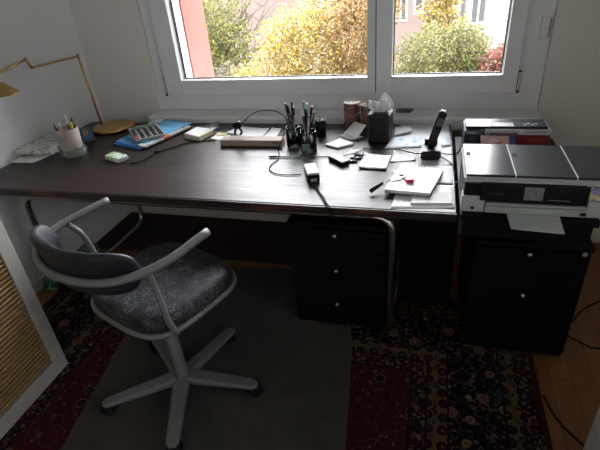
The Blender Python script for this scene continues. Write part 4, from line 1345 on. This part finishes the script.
for k in range(5):
    p = Vector((-.150 + k * .006, .337 - k * .001, D0 + .031))
    b.tube([p + Vector((0, .004 * math.cos(a), .004 * math.sin(a))) for a in np.linspace(0, 5.5, 9)], .0009, 5)
b.build('wire_loops', M['black'], nbk)
# keys
kz = D0 + .0275
kk = thing('key_bunch', 'bunch of keys on a chain with a red fob on the white notebook', 'keys', (-.22, .2, kz))
b = B().lathe([(.0135, -.0012), (.0135, .0012), (.011, .0012), (.011, -.0012)], (-.212, .235, kz + .0045), 20)
b.build('key_ring', M['steel'], kk)
for k, (px, py, a) in enumerate(((-.228, .222, 200), (-.222, .212, 225), (-.195, .222, -30), (-.215, .252, 150))):
    rk = Matrix.Rotation(R(a), 3, 'Z')
    b = B().box(Vector((px, py, kz + .0015 + .0022 * k)) + rk @ Vector((.018, 0, 0)), (.036, .009, .0022), rk, .0004)
    b.lathe([(.0125, -.0012), (.0125, .0012)], Vector((px, py, kz + .0015 + .0022 * k)), 14)
    b.build('key', M['steel'] if k % 2 else plain('dark_nickel', (.10, .10, .10, 1), .4, .8), kk)
b = B()
for k in range(9):
    p = Vector((-.236 - k * .0052, .214 - k * .0058, kz + .0035 - min(k * .0002, .002)))
    rk = Matrix.Rotation(R(228), 3, 'Z') @ Matrix.Rotation(R(90 * (k % 2)), 3, 'X')
    b.tube([p + rk @ Vector((.0060 * math.cos(a), .0038 * math.sin(a), 0)) for a in np.linspace(0, 6.28, 10)[:-1]], .0015, 5, closed=True)
b.build('chain', M['steel'], kk)
B().tube([(-.282, .162, kz + .004), (-.322, .118, kz - .014)], .0085, 10).build('black_tag', M['black'], kk)
fob = B().box((-.180, .198, kz + .0080), (.034, .046, .014), Matrix.Rotation(R(8), 3, 'Z'), .0055, 3)
fob.build('red_fob', plain('red_fob', (.50, .015, .04, 1), .25), kk)

# --- cordless phone
pb_ = thing('phone_base', 'black round-edged charging base of the cordless phone', 'phone base', (-.098, .515, D0 + .002))
B().prism([(-.146, .452), (-.060, .464), (-.056, .572), (-.142, .566)], D0 + .0085, D0 + .048, .006).build('base', M['black'], pb_)
B().box((-.105, .560, D0 + .0575), (.056, .018, .022), Matrix.Rotation(R(3), 3, 'Z'), .004).build('cradle', M['black'], pb_)
hs = thing('cordless_phone', 'slim black cordless handset standing tilted in its charging base', 'phone', (-.10, .52, D0 + .04))
ha = Vector((-.106, .524, D0 + .0495)); hb_ = Vector((-.062, .556, D0 + .195))
ax_ = (hb_ - ha).normalized()
xr = Vector((1, .25, 0)); xr = (xr - ax_ * xr.dot(ax_)).normalized(); yr = ax_.cross(xr)
rot_h = Matrix((xr, yr, ax_)).transposed()
mid = (ha + hb_) / 2
B().box(mid, (.036, .021, (hb_ - ha).length), rot_h, .007, 3).build('handset_case', M['black'], hs)
kp = B()
for r_ in range(5):
    for c__ in range(3):
        kp.box(mid + rot_h @ Vector((-.011 + c__ * .011, -.0114, -.062 + r_ * .014)), (.0078, .0022, .008), rot_h, .0008, 1)
kp.build('keypad', plain('key_grey', (.035, .035, .04, 1), .4), hs)
B().box(mid + rot_h @ Vector((0, -.0113, .032)), (.029, .0018, .038), rot_h, .0005).build('display', plain('lcd_dark', (.08, .09, .10, 1), .15), hs)
B().box(hb_ + rot_h @ Vector((0, 0, .003)), (.022, .013, .007), rot_h, .003).build('earpiece', M['steel'], hs)
wire([(-.056, .530, D0 + .014), (-.035, .545, D0 + .005), (.0, .550, D0 + .0035), (.018, .58, D0 + .0035), (.03, .64, D0 + .0035)], .0022).build('cord', M['cord'], pb_)
wire([(-.056, .490, D0 + .012), (-.040, .480, D0 + .006), (-.018, .445, D0 + .0055), (-.006, .39, D0 + .0045), (.000, .34, D0 + .0035)], .0022).build('cord', M['cord'], pb_)
wire([(-.146, .51, D0 + .018), (-.175, .525, D0 + .012), (-.25, .572, D0 + .010), (-.31, .585, D0 + .006), (-.38, .575, D0 + .0075), (-.42, .60, D0 + .0035)], .0026).build('cord', M['cord'], pb_)

# ================================================================ PRINTER
lgrey = plain('printer_grey', (.40, .41, .42, 1), .6, var=.03, spec=.15)
dgrey = plain('printer_lid', (.022, .024, .028, 1), .34, var=.1, spec=.3)
pr = thing('printer', 'black and grey flat-topped inkjet printer on the side table', 'printer', (.25, .17, DT + .0008))
PX0, PX1, PY0, PY1 = .012, .492, .020, .315
pz = DT + .0012
B().span(PX0 + .001, PX1 - .001, PY0 + .006, PY1, pz, pz + .112, .006).build('body', M['black'], pr)
# grey shell under the lid
b = B()
b.prism([(PX0 - .002, PY0 - .002), (PX1 + .002, PY0 - .002), (PX1 + .002, PY1 + .002), (PX0 - .002, PY1 + .002)], pz + .1125, pz + .134, .006)
b.build('upper_shell', lgrey, pr)
# lid in three panels
def lid(xa0, xa1, xb0, xb1, name, mat):
    B().prism([(xa0, PY0 + .004), (xa1, PY0 + .004), (xb1, PY1 - .004), (xb0, PY1 - .004)], pz + .1343, pz + .1425, .0012).build(name, mat, pr)
glossy = plain('gloss_lid', (.030, .032, .037, 1), .22, var=.05, spec=.3)
lid(PX0 + .004, .169, PX0 + .004, .171, 'lid_panel', glossy)
lid(.1725, .352, .1745, .356, 'lid_panel', dgrey)
lid(.3555, PX1 - .004, .3595, PX1 - .004, 'lid_panel', dgrey)
trm = plain('lid_trim', (.6, .6, .62, 1), .3)
B().prism([(.1692, PY0 + .004), (.1723, PY0 + .004), (.1743, PY1 - .004), (.1712, PY1 - .004)], pz + .1343, pz + .1432).build('lid_trim', trm, pr)
B().prism([(.3522, PY0 + .004), (.3553, PY0 + .004), (.3593, PY1 - .004), (.3562, PY1 - .004)], pz + .1343, pz + .1432).build('lid_trim', trm, pr)
for q in (.022, .180):
    B().span(q, q + .014, .195, .222, pz + .1427, pz + .1446).build('lid_stud', M['black_matt'], pr)
# lower grey front: left block, right block, tray
B().span(PX0 - .004, .086, PY0 - .001, PY0 + .05, pz, pz + .062, .004).build('front_block', lgrey, pr)
B().span(.400, PX1 + .002, PY0 - .001, PY0 + .05, pz, pz + .062, .004).build('front_block', lgrey, pr)
B().span(.066, .386, PY0 - .003, PY0 + .02, pz + .046, pz + .116, .004).build('control_panel', M['black'], pr)
B().span(.203, .262, PY0 - .0052, PY0 - .0034, pz + .058, pz + .106, .0006).build('screen', plain('screen_grey', (.17, .165, .185, 1), .2), pr)
b = B().span(.228, .236, PY0 - .0062, PY0 - .0054, pz + .066, pz + .069).span(.280, .345, PY0 - .0044, PY0 - .0034, pz + .060, pz + .0615)
b.build('print_marks', plain('mark_grey', (.30, .30, .32, 1), .4), pr)
letters('brother', .016, Vector((.118, PY0 - .0045, pz + .078)), Matrix.Rotation(R(90), 3, 'X'), plain('logo_grey', (.07, .07, .075, 1), .4), pr)
tp_ = print_mat('feature_sticker', (.55, .45, .45, 1), [(.55, .20, .14, 1), (.65, .62, .62, 1), (.25, .22, .38, 1), (.45, .50, .25, 1), (.7, .66, .6, 1)], 70, .75)
B().span(.398, .474, PY0 - .0022, PY0 + .006, pz + .066, pz + .110, .0005).build('sticker', tp_, pr)
tr = B()
tr.span(.0865, .399, PY0 - .012, PY0 + .05, pz + .006, pz + .030, .002)
tr.span(.088, .398, PY0 - .006, PY0 + .05, pz + .032, pz + .040, .0015)
tr.build('paper_tray', plain('tray_grey', (.33, .36, .34, 1), .45), pr)
B().prism([(.158, .006), (.322, .006), (.318, -.095), (.162, -.082)], [pz + .004, pz + .004, pz - .002, pz - .002], [pz + .008, pz + .008, pz + .002, pz + .002], .001).build('output_flap', plain('flap_grey', (.42, .46, .44, 1), .45), pr)
b = B().span(.380, .398, PY0 - .0138, PY0 - .0125, pz + .012, pz + .024).span(.040, .052, PY0 - .0025, PY0 - .0012, pz + .012, pz + .022)
b.build('tray_marks', M['black'], pr)

# --- boxes and books behind the printer
def flat_box(name, label, cat, c, s, rz, mat, extra=None):
    root = thing(name, label, cat, (c[0], c[1], c[2]))
    rr = Matrix.Rotation(R(rz), 3, 'Z')
    B().box((c[0], c[1], c[2] + s[2] / 2), s, rr, .0015).build('block', mat, root)
    return root, rr
def on_box(root, rr, c, s, off, size, name, mat):
    p = Vector((c[0], c[1], c[2] + s[2] / 2)) + rr @ Vector(off)
    B().box(p, size, rr).build(name, mat, root)
navy = plain('navy_card', (.018, .022, .038, 1), .4)
redc = plain('red_card', (.26, .025, .035, 1), .45)
whc = plain('white_card', (.60, .60, .62, 1), .5)
zb = DT + .0006
c, s = (.112, .700, zb), (.145, .155, .068)
bk0, rr = flat_box('book', 'thick black book with a round emblem at the left of the stack behind the printer', 'book', c, s, 0, navy)
for q in range(6):
    a = q * math.pi / 3
    on_box(bk0, rr, c, s, (-.035 + .010 * math.cos(a), -.0781, .018 + .008 * math.sin(a)), (.006, .001, .004), 'emblem', plain('grey_print', (.2, .2, .21, 1), .5))
for q in range(3):
    on_box(bk0, rr, c, s, (.008 + q * .014, -.0781, .016), (.005, .001, .006), 'title', plain('grey_print', (.2, .2, .21, 1), .5))
c, s = (.292, .700, zb), (.205, .155, .070)
bk1, rr = flat_box('box', 'red cardboard box under the white striped book behind the printer', 'box', c, s, 0, redc)
on_box(bk1, rr, c, s, (.045, -.0781, .015), (.07, .001, .003), 'title', plain('gold_print', (.42, .20, .10, 1), .5))
on_box(bk1, rr, c, s, (.045, -.0781, .006), (.05, .001, .002), 'title', plain('gold_print', (.42, .20, .10, 1), .5))
c, s = (.078, .700, zb + .0685), (.078, .15, .018)
bk2, rr = flat_box('book', 'grey booklet on top of the black emblem book behind the printer', 'book', c, s, 0, plain('grey_cover', (.13, .14, .16, 1), .5))
on_box(bk2, rr, c, s, (-.005, -.0756, .0), (.035, .001, .006), 'print', plain('pale_print', (.42, .46, .52, 1), .5))
c, s = (.260, .705, zb + .0705), (.270, .160, .022)
bk3, rr = flat_box('book', 'white book with grey stripes lying on the red box', 'book', c, s, 0, whc)
on_box(bk3, rr, c, s, (-.055, -.0806, -.006), (.12, .001, .004), 'stripe', M['black'])
on_box(bk3, rr, c, s, (.075, -.0806, .002), (.08, .001, .003), 'stripe', plain('grey_stripe', (.2, .2, .22, 1), .5))
c, s = (.213, .695, zb + .093), (.338, .110, .010)
bk4, rr = flat_box('book', 'dark navy booklet with a white patch topmost of the stack behind the printer', 'book', c, s, 0, navy)
on_box(bk4, rr, c, s, (-.01, -.028, .0056), (.085, .05, .001), 'label', whc)
for q in range(4):
    on_box(bk4, rr, c, s, (.080 + q * .016, -.025 + (q % 2) * .012, .0056), (.011, .018, .001), 'print', plain('pale_print', (.42, .46, .52, 1), .5))
lf = thing('brochure', 'pink and blue brochure leaning on the stack behind the printer', 'brochure', (.19, .58, zb))
def slant(x0, x1, y0, y1, z0, z1, th):
    b = B()
    b.bm.free(); b.bm = bmesh.new()
    v = [b.bm.verts.new(p) for p in ((x0, y0, z0), (x1, y0, z0), (x1, y1, z1), (x0, y1, z1), (x0, y0 - th, z0 + th), (x1, y0 - th, z0 + th), (x1, y1 - th, z1 + th), (x0, y1 - th, z1 + th))]
    for f in ((3, 2, 1, 0), (4, 5, 6, 7), (0, 1, 5, 4), (1, 2, 6, 5), (2, 3, 7, 6), (3, 0, 4, 7)):
        b.bm.faces.new([v[k] for k in f])
    bmesh.ops.recalc_face_normals(b.bm, faces=b.bm.faces)
    return b
slant(.108, .225, .520, .612, zb + .001, zb + .068, .004).build('pages', print_mat('pink_print', (.62, .40, .40, 1), [(.75, .62, .62, 1), (.55, .16, .16, 1), (.7, .5, .5, 1)], 30, .5), lf)
slant(.2255, .252, .520, .612, zb + .001, zb + .068, .004).build('spine', plain('blue_print', (.04, .07, .22, 1), .4), lf)

# ================================================================ THINGS ON THE FLOOR
def crumple(name, label, c, rx, ry, rz_, mat, seed):
    m_ = bmesh.new()
    bmesh.ops.create_icosphere(m_, subdivisions=4, radius=1)
    for v in m_.verts:
        n1 = mnoise.noise(v.co * 2.6 + Vector((seed, 0, 0))) * .35 + mnoise.noise(v.co * 7 + Vector((0, seed, 0))) * .14
        v.co = v.co * (1 + n1)
        v.co = Vector((v.co.x * rx, v.co.y * ry, v.co.z * rz_))
    z_ = min(v.co.z for v in m_.verts)
    bmesh.ops.translate(m_, vec=(c[0], c[1], c[2] - z_), verts=m_.verts)
    q_ = B(); q_.bm.free(); q_.bm = m_
    return tag(q_.build(name, mat), label, 'bag')
gm = NT('green_bag')
gm.col(gm.ramp(gm.noise(30, 4, dist=1), [(.4, (.02, .10, .06, 1)), (.52, (.10, .26, .17, 1)), (.7, (.30, .42, .36, 1))]))
gm.rough(.3)
crumple('plastic_bag', 'crumpled green plastic bag on the floor by the white cabinet, behind the chair back', (-2.135, .15, .009), .046, .060, .045, gm.m, 3)
crumple('plastic_bag', 'second green plastic bag further back on the floor near the left wall', (-2.165, .50, .001), .055, .06, .04, gm.m, 8)
tag(wire([(.75, .36, .004), (.66, .205, .004), (.57, .24, .004), (.53, .30, .004), (.50, .42, .004), (.56, .55, .004)], .0035).build('power_cable', M['cord']), 'black cord curving on the parquet right of the two-drawer pedestal', 'cord')
tag(wire([(.54, .30, .0105), (.585, .36, .0105), (.66, .46, .0105), (.78, .55, .0105), (.95, .62, .0105)], .0035).build('power_cable', M['cord']), 'black cord crossing over the other one on the parquet', 'cord')
tag(wire([(.385, -.10, .0045), (.40, -.17, .0035), (.43, -.235, .0035), (.50, -.33, .0035), (.56, -.42, .0035)], .0032).build('power_cable', M['cord']), 'black cord on the parquet running to the white cabinet at lower right', 'cord')
